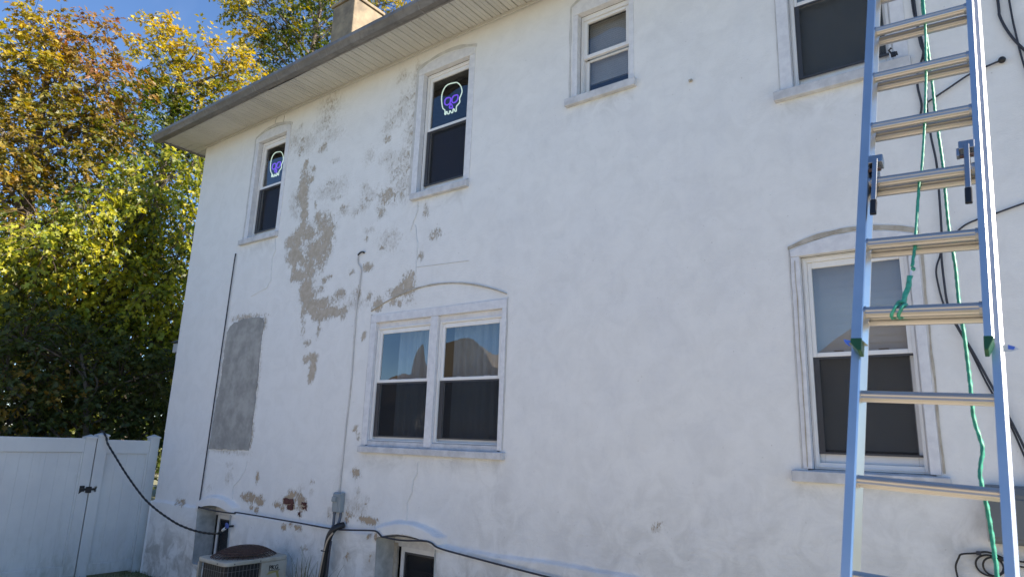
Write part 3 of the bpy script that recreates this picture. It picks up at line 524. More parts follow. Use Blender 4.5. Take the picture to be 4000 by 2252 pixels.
# arched hood panel above it, a touch proud of the wall
# small high window: forward upper sash and recessed lower one with a half drawn blind
w = WIN[2]; x0, x1, z0, z1 = w['x0'], w['x1'], w['z0'], w['z1']
fr = MB().ring(x0, x1, z0, z1, .03, .03, .02, .05, .06, .14).ring(x0+.012, x1-.012, z0, z1-.046, .012, .012, .01, .012, .050, .06).build('window', M['vinyl'], house, bevel=.003)
casings(w, fr, 6.36, 6.26, cwR=.05); sill(-3.233, -2.482, 5.175, 5.264, fr)
arch_line(x0-.09, x1+.08, 6.27, 6.385, .035, fr, 'caulk2'); vline(x0-.085, 5.27, 6.26, .03, fr, 'caulk2')
MB().ring(x0+.03, x1-.03, 5.685, z1-.05, .038, .038, .038, .036, .066, .098).build('sash', M['vinyl'], fr, bevel=.004)
MB().ring(x0+.031, x1-.031, z0+.02, 5.683, .038, .038, .05, .02, .108, .13).build('sash', M['vinyl'], fr, bevel=.004)
MB().box(x0+.064, x1-.064, .085, .089, 5.72, 6.08).build('pane', M['glass'], fr); MB().box(x0+.064, x1-.064, .118, .122, 5.33, 5.665).build('pane', M['glass'], fr)
bl = MB()
for i in range(28):
    z = 5.47+i*.023; bl.add([(x0+.04, .165, z), (x1-.04, .165, z), (x1-.04, .168, z+.0245), (x0+.04, .168, z+.0245)], [(0, 1, 2, 3)])
bl.box(x0+.04, x1-.04, .158, .182, 5.445, 5.47); tag(bl.build('blind', M['blind'], fr), kind='stuff')
MB().box(x0+.03, x1-.03, .24, .25, 5.2, 6.15).build('curtain', M['navy'], fr)

# basement windows in deep arched reveals
for q, (x0, x1, z0, zs, zc) in enumerate(BW):
    D = .22; n = 22; ax = np.linspace(x0, x1, n+1)
    rv = MB(); rim = [(x0, z0)]+[(x, arch(x, x0, x1, zs, zc)) for x in ax]+[(x1, z0)]
    vs = [(x, -.040 if i in (0, len(rim)-1) else -.064, z) for i, (x, z) in enumerate(rim)]+[(x, D, z) for x, z in rim]; k = len(rim)
    rv.add(vs, [(i, i+1, k+i+1, k+i) for i in range(k-1)]); rv.add([(x0, -.05, z0), (x1, -.05, z0), (x1, D, z0+.03), (x0, D, z0+.03)], [(0, 1, 2, 3)])
    rev = rv.build('window_reveal', M['reveal'], house)
    zt = .90; fl = x0+.055 if q == 0 else x0+.09
    MB().prism([(x0, zt)]+[(x1, zt)]+[(x, arch(x, x0, x1, zs, zc)+.004) for x in ax[::-1]], D-.02, D+.02).build('head_filler', M['trim'], rev)
    if q: MB().strip([(x0+.001, z) for z in np.linspace(z0, zt+.03, 14)], [(x0+.052+.012*mnoise.noise((z*9, 1, 1)), z) for z in np.linspace(z0, zt+.03, 14)], D-.03, D-.002).build('mortar_strip', M['caulk'], rev)
    fr = MB().ring(fl, x1, z0+.03, zt-.002, .045, .045, .05, .045, D-.01, D+.05).build('window', M['vinyl'], house, bevel=.003)
    MB().ring(fl+.045, x1-.045, z0+.08, zt-.047, .022, .022, .022, .022, D+.002, D+.02).build('sash', M['dark'], fr)
    MB().box(fl+.06, x1-.06, D+.012, D+.015, z0+.09, zt-.06).build('screen', M['screen'], fr)
    MB().box(fl+.06, x1-.06, D+.022, D+.026, z0+.09, zt-.06).build('pane', M['glass_dim'], fr)
    if q == 0: MB().box(fl, x0+.62, D+.06, D+.07, .3, .9).build('curtain', M['curtain'], fr)
# filled-in window: bare cement patch with a ragged edge
out = [(-8.93, 1.76), (-8.905, 2.3), (-8.86, 2.63), (-8.855, 3.36), (-8.79, 3.45), (-8.58, 3.51), (-8.34, 3.525), (-8.13, 3.525), (-8.0, 3.50), (-7.965, 3.38), (-7.985, 3.3), (-7.985, 2.9), (-7.965, 2.6), (-7.97, 2.2), (-7.95, 1.95), (-7.975, 1.775)]
pts = []
for i in range(len(out)):
    a, b = np.array(out[i]), np.array(out[(i+1) % len(out)]); k = max(2, int(np.linalg.norm(b-a)/.018))
    for t in range(k):
        p = a+(b-a)*t/k; nn = np.array([b[1]-a[1], a[0]-b[0]]); nn /= np.linalg.norm(nn)+1e-9
        am = .020 if i not in (15,) else .008
        pts.append(tuple(p+nn*(am*mnoise.noise((p[0]*11, p[1]*11, 3))+.6*am*mnoise.noise((p[0]*37, p[1]*37, 8)))))
MB().prism(pts, -.0125, .006).build('cement_patch', M['cement'], house)
for c in CRACKS:
    P = []
    for i in range(len(c)-1):
        for t in range(6):
            f_ = t/6; x = c[i][0]*(1-f_)+c[i+1][0]*f_; z = c[i][1]*(1-f_)+c[i+1][1]*f_; P.append((x+.012*mnoise.noise((x*20, z*20, 0)), z))
    P.append(c[-1]); hz = abs(c[-1][0]-c[0][0]) > abs(c[-1][1]-c[0][1])
    wd = .0018 if len(c) <= 3 else .007
    a = [(x-(0 if hz else wd), z-(wd if hz else 0)) for x, z in P]; b = [(x+(0 if hz else wd*(1+mnoise.noise((x*15, z*15, 2)))), z+(wd if hz else 0)) for x, z in P]
    MB().strip(a, b, -.0075, .0).build('crack_filler', M['filler'] if len(c) > 3 else M['caulk2'], house)
# exposed bricks where the render has fallen off
for x0, x1, z0, z1 in ((-7.12, -6.925, 1.20, 1.25), (-7.03, -6.92, 1.14, 1.19), (-6.775, -6.69, 1.205, 1.235), (-6.74, -6.67, 1.16, 1.195), (-6.82, -6.78, 1.075, 1.12)):
    p = []
    for (xa, za), (xb, zb_) in zip([(x0, z0), (x1, z0), (x1, z1), (x0, z1)], [(x1, z0), (x1, z1), (x0, z1), (x0, z0)]):
        for t in range(4):
            x, z = xa+(xb-xa)*t/4, za+(zb_-za)*t/4; p.append((x+.03*mnoise.noise((x*34, z*34, 1)), z+.024*mnoise.noise((x*34, z*34, 6))))
    MB().prism(p, -.0125, .0).build('brick', M['brick'], house)

# ------------------------------------------------------------------ white vinyl fence and gate, running out from the house corner
FX = -10.40
def rail_(b, y0, y1, z0, z1, d=.03): return b.box(FX-.05, FX, y0, y1, z0, z1)
def cap(y, z, w, parent):
    MB().add([(FX-.05-w, y-w, z), (FX-.05+w, y-w, z), (FX-.05+w, y+w, z), (FX-.05-w, y+w, z), (FX-.05, y, z+.035), (FX-.05-w, y-w, z-.02), (FX-.05+w, y-w, z-.02), (FX-.05+w, y+w, z-.02), (FX-.05-w, y+w, z-.02)],
             [(0, 1, 4), (1, 2, 4), (2, 3, 4), (3, 0, 4), (5, 6, 1, 0), (6, 7, 2, 1), (7, 8, 3, 2), (8, 5, 0, 3), (8, 7, 6, 5)]).build('post_cap', M['vfence'], parent)
def boards(y0, y1, z0, z1, parent):
    n = max(1, round((y1-y0)/.152)); wd = (y1-y0)/n
    for i in range(n):
        a, b = y0+i*wd, y0+(i+1)*wd
        MB().extr([(FX-.032, a+.0003), (FX-.0225, a+.0003), (FX-.021, a+.0022), (FX-.021, b-.0022), (FX-.0225, b-.0003), (FX-.032, b-.0003)], 'z', z0, z1).build('board', M['vfence'], parent)
gate = thing('gate', (FX, -1.7, 0), 'wide white vinyl gate leaf on the left with black hinge on its stile', 'gate')
ga, gb_ = -2.60, -.848
MB().box(FX-.065, FX+.004, -.988, gb_, .04, 1.845).build('stile', M['vfence'], gate, bevel=.005); cap(-.918, 1.86, .073, gate)
MB().box(FX-.065, FX+.004, ga, ga+.14, .04, 1.845).build('stile', M['vfence'], gate, bevel=.005)
rail_(MB(), ga+.141, -.989, 1.652, 1.842).build('top_rail', M['vfence'], gate, bevel=.006); rail_(MB(), ga+.141, -.989, .04, .185).build('bottom_rail', M['vfence'], gate, bevel=.006)
boards(ga+.142, -.990, .186, 1.651, gate)
MB().box(FX-.02, FX-.004, -1.012, -.990, .186, 1.651).build('edge_channel', M['vfence'], gate)
MB().box(FX+.0045, FX+.012, -.968, -.905, 1.13, 1.21).box(FX+.0045, FX+.03, -.89, -.82, 1.115, 1.195).box(FX+.0045, FX+.012, -.785, -.752, 1.12, 1.155).box(FX+.0045, FX+.012, -.785, -.745, 1.165, 1.20).box(FX+.012, FX+.020, -.96, -.76, 1.145, 1.175).add([(FX+.005, -.97, 1.10), (FX+.005, -.93, 1.13), (FX+.012, -.93, 1.17), (FX+.012, -.97, 1.14)], [(0, 1, 2, 3)]).build('hinge', M['black'], gate, bevel=.004)
fen = thing('fence', (FX, -.4, 0), 'narrow white vinyl fence panel between the gate and the house corner', 'fence')
MB().box(FX-.115, FX+.012, -.836, -.696, 0, 1.878).build('post', M['vfence'], fen, bevel=.005); cap(-.766, 1.893, .076, fen)
MB().box(FX-.115, FX+.012, -.108, .018, 0, 1.868).build('post', M['vfence'], fen, bevel=.005); cap(-.045, 1.883, .072, fen)
rail_(MB(), -.695, -.109, 1.637, 1.828).build('top_rail', M['vfence'], fen, bevel=.006); rail_(MB(), -.695, -.109, .03, .172).build('bottom_rail', M['vfence'], fen, bevel=.006)
boards(-.694, -.110, .173, 1.636, fen)
MB().box(FX-.02, FX-.004, -.135, -.110, .173, 1.636).build('edge_channel', M['vfence'], fen)
# beyond the gate the fence carries on towards the street
fen2 = thing('fence', (FX, -3.9, 0), 'white vinyl fence post and panel left of the wide gate leaf', 'fence')
MB().box(FX-.115, FX+.012, -2.755, -2.615, 0, 1.878).build('post', M['vfence'], fen2, bevel=.005); cap(-2.685, 1.893, .076, fen2)
rail_(MB(), -5.2, -2.756, 1.637, 1.828).build('top_rail', M['vfence'], fen2, bevel=.006); rail_(MB(), -5.2, -2.756, .03, .172).build('bottom_rail', M['vfence'], fen2, bevel=.006); boards(-5.2, -2.757, .173, 1.636, fen2)

# black twisted hose slung over the fence post to the spigot
hp = [(-10.62, -.78, 1.3), (-10.56, -.78, 1.80), (-10.50, -.78, 1.93), (-10.42, -.775, 1.935)]+[(-10.33, -.76, 1.86)]+[(-10.288, -.747, 1.779), (-10.119, -.693, 1.614), (-9.868, -.614, 1.38), (-9.561, -.516, 1.128), (-9.343, -.447, .994), (-9.096, -.369, .881), (-8.86, -.297, .798), (-8.575, -.203, .743), (-8.282, -.13, .742), (-8.17, -.115, .79)]
hose = thing('hose', (-9.4, -.45, 0), 'black twisted garden hose hanging from the gate post to the spigot', 'hose')
MB().tube(hp, .0130, 10, smooth=16, twist=80, lobes=2, amp=.2).build('hose_line', M['black'], hose, smooth=True)
MB().tube([(-8.17, -.115, .79), (-8.115, -.11, .825)], .017, 10).build('coupling', M['white'], hose, smooth=True)
sp = thing('spigot', (-8.06, -.07, .83), 'brass spigot with blue wheel handle at the basement window edge', 'spigot')
MB().tube([(-8.115, -.11, .825), (-8.07, -.105, .845), (-8.06, -.04, .85)], .013, 8, smooth=4).build('spout', M['black'], sp, smooth=True)
b = MB(); c0 = np.array((-8.065, -.125, .86))
b.tube([c0+.03*np.array((math.cos(t), -.25*math.sin(t), .95*math.sin(t))) for t in np.linspace(0, 2*math.pi, 15)], .007, 6)
for k in range(5): t = k*1.2566; b.tube([c0, c0+.03*np.array((math.cos(t), -.25*math.sin(t), .95*math.sin(t)))], .005, 5)
b.build('wheel_handle', M['bluep'], sp)

# ------------------------------------------------------------------ air conditioner
ax0, ax1, ay0, ay1, az = -7.16, -6.64, -.955, -.215, .70
ac = thing('air_conditioner', ((ax0+ax1)/2, (ay0+ay1)/2, 0), 'old beige air conditioner with rusty domed fan guard by the basement window', 'air conditioner')
def rrect(x0, x1, y0, y1, r, n=5):
    o = []
    for cx, cy, a in ((x1-r, y1-r, 0), (x0+r, y1-r, 90), (x0+r, y0+r, 180), (x1-r, y0+r, 270)):
        o += [(cx+r*math.cos(R_(a+90*i/n)), cy+r*math.sin(R_(a+90*i/n))) for i in range(n+1)]
    return o
MB().extr(rrect(ax0, ax1, ay0, ay1, .06), 'z', .0, .06).build('base_pan', M['ac'], ac)
MB().extr(rrect(ax0+.03, ax1-.03, ay0+.03, ay1-.03, .05), 'z', .061, az-.045).build('condenser_coil', M['coil'], ac)
MB().extr(rrect(ax0-.012, ax1+.012, ay0-.012, ay1+.012, .065), 'z', az-.045, az).build('top_lid', M['ac'], ac, bevel=.012)
py0 = ay0+.42
MB().box(ax1-.05, ax1+.001, py0, ay1, .061, az-.0455).box(ax0, ax1-.0505, ay1-.03, ay1, .061, az-.0455).build('service_panel', M['ac'], ac, bevel=.008)
MB().box(ax0-.001, ax0+.04, ay0, ay0+.035, .061, az-.0455).build('corner_post', M['ac'], ac, bevel=.006)
gw = MB()
path = [(ax0+.04, ay0-.002)]+[p for p in rrect(ax0, ax1, ay0-.002, ay1, .06)[18:24]]+[(ax1, py0)]
def along(t):
    L = [0]
    for i in range(len(path)-1): L.append(L[-1]+math.dist(path[i], path[i+1]))
    s = t*L[-1]
    for i in range(len(path)-1):
        if s <= L[i+1]+1e-9:
            f_ = (s-L[i])/(L[i+1]-L[i]+1e-9); return (path[i][0]*(1-f_)+path[i+1][0]*f_, path[i][1]*(1-f_)+path[i+1][1]*f_)
for i in range(22):
    x, y = along(i/21); gw.tube([(x, y, .061), (x, y, az-.046)], .0022, 5)
for z in (.12, .25, .38, .51, .60): gw.tube([(*along(t), z) for t in np.linspace(0, 1, 24)], .0022, 5)
gw.build('wire_grille', M['wire'], ac)
fx, fy, fr_ = (ax0+ax1)/2, (ay0+ay1)/2, .25
dome = MB(); rings = 9
def dz(r): return az+.004+.098*max(0, 1-(r/.27)**2.6)
SX, SY = .98, 1.30
for i in range(1, rings):
    r = .27*i/(rings-1) if i < rings-1 else .262
    dome.tube([(fx+SX*r*math.cos(t), fy+SY*r*math.sin(t), dz(r)) for t in np.linspace(0, 2*math.pi, 41)], .004, 5)
for k in range(40):
    t = 2*math.pi*k/40; dome.tube([(fx+SX*r*math.cos(t), fy+SY*r*math.sin(t), dz(r)) for r in np.linspace(.07, .275, 8)], .0035, 5)
dm = dome.build('fan_guard', M['rust'], ac)
MB().ball((fx, fy, az+.06), .09, 8, .5).build('motor_cover', M['rust'], dm, smooth=True)
vs = []; fs = []; K = 32
for i, r in enumerate((.06, .12, .18, .215)):
    for k in range(K): t = 2*math.pi*k/K; vs.append((fx+SX*r*math.cos(t), fy+SY*r*math.sin(t), dz(r)-.010))
for i in range(3):
    for k in range(K): fs.append((i*K+k, i*K+(k+1) % K, (i+1)*K+(k+1) % K, (i+1)*K+k))
MB().add(vs, fs).build('guard_plate', M['rust'], dm, smooth=True)
sc_ = MB()
for x, y in ((ax1+.0125, ay0+.10), (ax1+.0125, py0-.02), (ax1-.12, ay0-.0125)): sc_.ball((x, y, az-.024), .008, 5)
sc_.build('screw', M['wire'], ac)
def text(s, size, mat, loc, rot, parent, name='lettering', depth=.002):
    cu = bpy.data.curves.new(name, 'FONT'); cu.body = s; cu.size = size; cu.extrude = depth; cu.offset = size*.02
    ob = bpy.data.objects.new(name, cu); COL.objects.link(ob); dg = bpy.context.evaluated_depsgraph_get(); me = bpy.data.meshes.new_from_object(ob.evaluated_get(dg))
    bpy.data.objects.remove(ob); me.materials.clear(); me.materials.append(mat); o2 = bpy.data.objects.new(name, me); COL.objects.link(o2); o2.parent = parent
    o2.location = tuple(np.array(loc)-np.array(ROOT[parent])); o2.rotation_euler = rot; ROOT[o2] = ROOT[parent]; return o2
text('PKG', .062, M['black'], (ax1+.003, ay1-.225, .572), (R_(90), 0, R_(90)), ac)
MB().box(ax1+.0015, ax1+.003, ay1-.225, ay1-.085, .560, .566).build('lettering', M['black'], ac)
MB().extr([(ay1-.215, .556), (ay1-.10, .556), (ay1-.09, .545), (ay1-.235, .525), (ay1-.25, .52), (ay1-.24, .530)], 'x', ax1+.0012, ax1+.0022).extr([(ay1-.14, .555), (ay1-.11, .555), (ay1-.07, .44), (ay1-.05, .25), (ay1-.075, .25), (ay1-.095, .44)], 'x', ax1+.0014, ax1+.0024).build('rust_stain', M['yrust'], ac)

# ------------------------------------------------------------------ electrical box, conduits and cables on the wall
db = thing('electrical_box', (-6.085, 0, 1.29), 'grey electrical disconnect box on the peeling wall above the insulated pipes', 'electrical box')
MB().extr([(-.062, 1.186), (-.062, 1.375), (-.045, 1.392), (-.004, 1.392), (-.004, 1.186)], 'x', -6.155, -6.02).build('cabinet', M['gbox'], db, bevel=.004)
MB().extr([(-.066, 1.192), (-.066, 1.372), (-.0625, 1.378), (-.0625, 1.192)], 'x', -6.149, -6.062).build('cover', M['gbox'], db, bevel=.003)
MB().extr([(-.084, 1.292), (-.092, 1.30), (-.088, 1.345), (-.0665, 1.352), (-.0665, 1.292)], 'x', -6.140, -6.080).build('pull_hood', M['gbox'], db, bevel=.004)
MB().box(-6.052, -6.026, -.068, -.0625, 1.335, 1.385).build('side_hinge', M['gbox'], db, bevel=.003)
cd = thing('conduit', (-6.14, -.09, 0), 'thin blue grey conduit running straight down left of the electrical box', 'conduit')
MB().tube([(-6.135, -.035, 1.187), (-6.12, -.05, 1.05), (-6.085, -.10, .95), (-6.11, -.11, .5), (-6.12, -.11, .0)], .015, 10, smooth=8).build('pipe', M['conduit'], cd, smooth=True)
MB().tube([(-6.135, -.035, 1.20), (-6.135, -.035, 1.165)], .019, 10).build('connector', M['conduit'], cd)
pp = thing('pipe_bundle', (-6.1, -.1, 0), 'bundle of black insulated pipes bending down from the electrical box to the ground', 'pipes')
MB().tube([(-6.035, -.032, 1.186), (-6.03, -.04, 1.12), (-6.02, -.07, 1.06)], .0155, 10, smooth=8).build('pipe', M['conduit'], pp, smooth=True)
MB().tube([(-5.98, -.02, 1.06), (-6.0, -.085, 1.045), (-6.03, -.12, 1.01), (-6.075, -.13, .93), (-6.10, -.13, .78), (-6.13, -.14, .5), (-6.16, -.16, 0)], .034, 12, smooth=8, lobes=3, amp=.06, twist=9).build('insulated_pipe', M['black'], pp, smooth=True)
MB().tube([(-6.00, -.14, .99), (-6.04, -.168, .92), (-6.075, -.175, .80), (-6.115, -.185, .5), (-6.16, -.20, 0)], .0085, 8, smooth=8).build('bare_pipe', M['tanp'], pp, smooth=True)
MB().tube([(-6.06, -.11, .9), (-6.045, -.13, .8), (-6.055, -.13, .5), (-6.06, -.13, 0)], .013, 8, smooth=6).build('pipe', M['cable'], pp, smooth=True)
MB().tube([(-6.09+.055*math.cos(t), -.145+.045*math.sin(t), .80) for t in np.linspace(0, 6.28, 15)], .004, 5).build('wire_tie', M['black'], pp)

def cable(pts, r, mat, label, name='cable', cat='cable', y=-.02, group=None, smooth=8):
    P = [S(p[0], p[1], (p[2] if len(p) > 2 else y)) for p in pts]; c = P[len(P)//2]
    o = MB().tube(P, r, 8, smooth=smooth).build(name, M[mat], None, smooth=True, origin=c); return tag(o, label, cat, group)
cable([(-8.918, 4.515, .0), (-8.921, 4.50), (-8.932, 4.264), (-8.967, 2.636), (-8.991, 1.593), (-9.008, 1.03), (-9.01, 1.0, -.08), (-8.96, .993, -.082), (-8.534, .983, -.082), (-8.139, .99, -.082), (-8.026, 1.007, -.08), (-6.9, 1.005, -.07), (-6.19, 1.0, -.072), (-5.85, 1.022, -.07), (-5.569, 1.046, -.08), (-5.477, 1.043, -.082), (-5.404, 1.005, -.082)], .0085, 'cable', 'dark cable running down the left wall and along the ledge to the second basement window')
cable([(-5.404, 1.003, -.082), (-5.2, .998, -.078), (-5.037, 1.005, -.07), (-4.80, 1.028, -.078), (-4.70, 1.02, -.082), (-4.589, .985, -.082), (-4.2, .955, -.08), (-3.301, .90, -.075), (-2.0, .84, -.075)], .0085, 'cable', 'dark cable sagging right from the second basement window along the base of the wall')
cable([(-5.40, 1.00, -.077), (-5.15, 1.038, -.05), (-4.95, 1.038, -.05), (-4.78, 1.03, -.077)], .006, 'cable', 'short loop of dark cable looped under the arch of the second basement window')
cable([(-6.062, 4.125, .0), (-6.07, 4.135), (-6.12, 4.14), (-6.16, 4.12), (-6.165, 4.11)], .010, 'black', 'short black cable end poking out of the peeling wall', name='cable_end')
cable([(-6.165, 4.11), (-6.163, 4.05), (-6.146, 4.0), (-6.09, 3.919), (-6.095, 3.7), (-6.114, 3.478), (-6.10, 2.9), (-6.093, 2.571), (-6.11, 2.1), (-6.122, 1.72), (-6.131, 1.38)], .0085, 'wcable', 'white painted cable dropping from the black cable end to the electrical box', y=-.012)
# right-hand wires
cable([(-.315, 5.9), (-.317, 5.159), (-.306, 5.001), (-.287, 4.843), (-.287, 4.731), (-.33, 4.60), (-.341, 4.492), (-.33, 4.356), (-.347, 4.266)], .0075, 'cable', 'thick dark cable stub hanging beside the upper right window behind the ladder')
cable([(-.302, 5.9), (-.302, 4.931), (-.283, 4.712), (-.30, 4.4), (-.298, 4.13), (-.284, 3.931), (-.286, 3.762), (-.299, 3.434), (-.314, 3.286), (-.316, 3.092), (-.309, 2.938), (-.27, 2.80), (-.205, 2.63), (-.14, 2.443), (-.06, 2.213), (.01, 1.98), (.12, 1.6)], .007, 'cable', 'long dark cable falling straight down the wall between the ladder rails', y=-.03)
cable([(-.300, 3.40), (-.319, 3.286), (-.349, 3.199), (-.352, 3.109), (-.33, 2.94), (-.284, 2.823), (-.22, 2.648), (-.157, 2.443), (-.073, 2.213), (-.01, 1.98), (.1, 1.6)], .0055, 'cable', 'thin dark cable bowing left of the long cable between the ladder rails', y=-.02)
aw = cable([(-.305, 4.356), (-.18, 4.42), (-.049, 4.488), (.045, 4.515), (.13, 4.533)], .0065, 'cable', 'straight wire slanting up to a dark knob right of the ladder', name='wire', cat='wire')
MB().ball(S(.138, 4.536, -.02), .022, 7).build('end_knob', M['black'], aw, smooth=True)
cable([(-.30, 3.36), (-.234, 3.405), (-.173, 3.454), (-.1, 3.483), (-.008, 3.504), (.145, 3.545), (.5, 3.63)], .006, 'cable', 'thin wire curving up and right across the wall behind the right ladder rail', name='wire', cat='wire')
cable([(.165, 5.6), (.161, 4.955), (.160, 4.848), (.196, 4.705), (.257, 4.567), (.40, 4.30)], .0085, 'cable', 'thick dark cable bending right at the top right corner of the wall')
cable([(.218, 5.6), (.22, 4.93), (.228, 4.693), (.245, 4.458), (.30, 4.0)], .006, 'cable', 'thin dark cable hanging beside the thick one at the top right corner')
# coil of cable
co = thing('cable_coil', (-.25, -.03, 1.39), 'coil of black cable hanging on the wall low behind the right ladder rail', 'cable coil')
def ringpts(cx, cz, rx, rz, a0=0, a1=360, n=40, y=-.02): return [S(cx+rx*math.cos(R_(a)), cz+rz*math.sin(R_(a)), y+.008*math.sin(R_(a*2))) for a in np.linspace(a0, a1, n)]
MB().tube(ringpts(-.252, 1.392, .066, .057), .0055, 7).build('loop', M['black'], co, smooth=True)
MB().tube(ringpts(-.234, 1.388, .049, .050, y=-.03), .0055, 7).build('loop', M['black'], co, smooth=True)
MB().tube([S(*p, -.03) for p in [(-.405, 1.25), (-.416, 1.31), (-.419, 1.368), (-.40, 1.415), (-.382, 1.439), (-.311, 1.453), (-.263, 1.466), (-.217, 1.457), (-.181, 1.442), (-.115, 1.434), (-.06, 1.432), (.1, 1.43)]], .0055, 7, smooth=8).build('lead', M['black'], co, smooth=True)
MB().tube([S(*p, -.025) for p in [(-.235, 1.335), (-.19, 1.36), (-.15, 1.40), (-.118, 1.407), (-.09, 1.404), (.1, 1.40)]], .005, 7, smooth=8).build('lead', M['black'], co, smooth=True)
MB().box(*[S(-.31, 1.45, -.04)[0], S(-.285, 1.45, -.04)[0]], -.05, -.02, S(0, 1.443, -.04)[2], S(0, 1.465, -.04)[2]).build('connector', M['cable'], co, bevel=.003)
MB().box(-.205, -.175, -.05, -.02, 1.428, 1.45).build('clip', M['black'], co, bevel=.004)
tag(MB().ball((-.355, -.012, 1.285), .014, 6).tube([(-.355, -.012, 1.285), (-.385, -.014, 1.297), (-.405, -.01, 1.302)], .003, 5).build('wire_stub', M['black'], None, origin=(-.36, -.01, 1.29)), 'small black wire stub sticking out of the wall below the cable coil', 'wire stub')
ub = thing('utility_box', (-.1, 0, 1.64), 'grey green utility box low on the wall right of the green rope', 'utility box')
MB().extr([(-.10, 1.545), (-.10, 1.80), (-.085, 1.84), (-.004, 1.85), (-.004, 1.525), (-.085, 1.525)], 'x', -.232, .30).build('cabinet', M['ubox'], ub, bevel=.006)
MB().box(-.242, -.2325, -.06, -.004, 1.53, 1.835).build('side_flange', M['wcable'], ub, bevel=.003)
MB().box(-.215, .29, -.1065, -.1005, 1.56, 1.775).build('cover', M['ubox'], ub, bevel=.004)
tag(MB().box(-.475, -.445, -.075, -.045, 4.742, 4.768).tube([(-.47, -.06, 4.765), (-.485, -.07, 4.79), (-.465, -.075, 4.80)], .007, 6).tube([(-.45, -.06, 4.75), (-.435, -.075, 4.735), (-.44, -.08, 4.76)], .006, 6).build('cable_clamp', M['black'], None, origin=(-.46, -.06, 4.75)), 'small black cable clamp lying on the upper right window sill', 'clamp')
tag(MB().ball((-.265, -.012, 4.525), .013, 6).tube([(-.265, -.01, 4.525), (-.268, -.03, 4.515)], .006, 6).build('screw_hook', M['rust'], None, origin=(-.265, -.01, 4.525)), 'small rusty screw hook in the wall below the slanting wire', 'hook')
tag(MB().ball((-2.36, -.01, 5.165), .02, 6, .7).tube([(-2.36, -.01, 5.16), (-2.35, -.04, 5.145)], .008, 6).build('screw_hook', M['caulk'], None, origin=(-2.36, -.01, 5.16)) if False else MB().box(-1.985, -1.955, -.02, .0, 5.055, 5.072).tube([(-1.97, -.015, 5.06), (-1.965, -.045, 5.05)], .006, 6).build('screw_hook', M['caulk'], None, origin=(-1.97, -.01, 5.06)), 'small tan peg in the blank upper wall between the two right windows', 'hook')

# ------------------------------------------------------------------ neon skulls
SK = dict(outline=[(-.006, .197), (.067, .18), (.124, .122), (.152, .048), (.141, .001), (.121, -.037), (.125, -.088), (.08, -.126), (.079, -.18), (.061, -.181), (.047, -.152), (.03, -.146), (.026, -.182), (.004, -.183), (-.008, -.158), (-.023, -.154), (-.031, -.183), (-.053, -.18), (-.066, -.148), (-.079, -.149), (-.082, -.177), (-.099, -.171), (-.099, -.124), (-.132, -.09), (-.151, -.043), (-.166, .035), (-.162, .109), (-.131, .173), (-.078, .201)],
 eye=[(-.109, .011), (-.083, .028), (-.038, .022), (-.02, -.001), (-.024, -.044), (-.049, -.063), (-.086, -.058), (-.11, -.029)], eye2=[(0., -.007), (.025, .022), (.079, .02), (.094, -.002), (.091, -.035), (.067, -.061), (.031, -.065), (.007, -.046)], nose=[(-.029, -.094), (-.013, -.066), (.008, -.09), (.018, -.125), (-.027, -.114)])
def skull(c, label):
    t = thing('neon_sign', c, label, 'neon sign', 'neon skull signs hung in the upper windows')
    def loop(k, r, mat, nm):
        P = [(c[0]+x, c[1], c[2]+z) for x, z in SK[k]]; P = P+[P[0]]; return MB().tube(P, r, 8, smooth=5).build(nm, M[mat], t, smooth=True)
    loop('outline', .0065, 'neonw', 'skull_tube'); loop('eye', .0075, 'neonp', 'eye_tube'); loop('eye2', .0075, 'neonp', 'eye_tube'); loop('nose', .0075, 'neonp', 'nose_tube')
    MB().tube([(c[0]-.03, c[1], c[2]+.2), (c[0]-.028, c[1], c[2]+.225), (c[0]-.02, c[1]-.004, c[2]+.232)], .004, 6).build('hook', M['wire'], t)
    MB().tube([(c[0]-.028, c[1], c[2]-.06), (c[0]-.028, c[1], c[2]-.155)], .002, 5).tube([(c[0]-.02, c[1], c[2]-.01), (c[0]+.003, c[1], c[2]-.02)], .002, 5).build('bracket', M['wire'], t)
    return t
skull((-4.895, .125, 5.845), 'glowing white and purple neon skull in the upper window nearer the house middle')
skull((-8.335, .125, 5.83), 'glowing white and purple neon skull in the upper window by the house corner')

# ------------------------------------------------------------------ extension ladder
LO = np.array([-.25315, -2.30114, 2.49206]); Lu = np.array([.99899685, .0011456, -.04476593]); Lw = np.array([.04157682, .34759156, .9367238]); Ln = np.array([-.01663337, .93764535, -.34719524])
lad = thing('ladder', tuple(LO), 'tall aluminium extension ladder leaning against the eave with a green rope', 'ladder', local=True)
mm = Matrix(((Lu[0], Ln[0], Lw[0]), (Lu[1], Ln[1], Lw[1]), (Lu[2], Ln[2], Lw[2]))).to_4x4(); mm.translation = LO; lad.matrix_world = mm
K = .3048
def rung(b, x0, x1, y, z, r=.0205):
    pr = []
    for i in range(40):     # D shaped fluted rung: flat ribbed top, round underside
        a = 2*math.pi*i/40; c, s_ = math.cos(a), math.sin(a); rr = r*(1+.06*math.cos(a*8)); zz = rr*s_
        pr.append((y+rr*c, z+min(zz, r*.72)))
    return b.extr(pr, 'x', x0, x1)
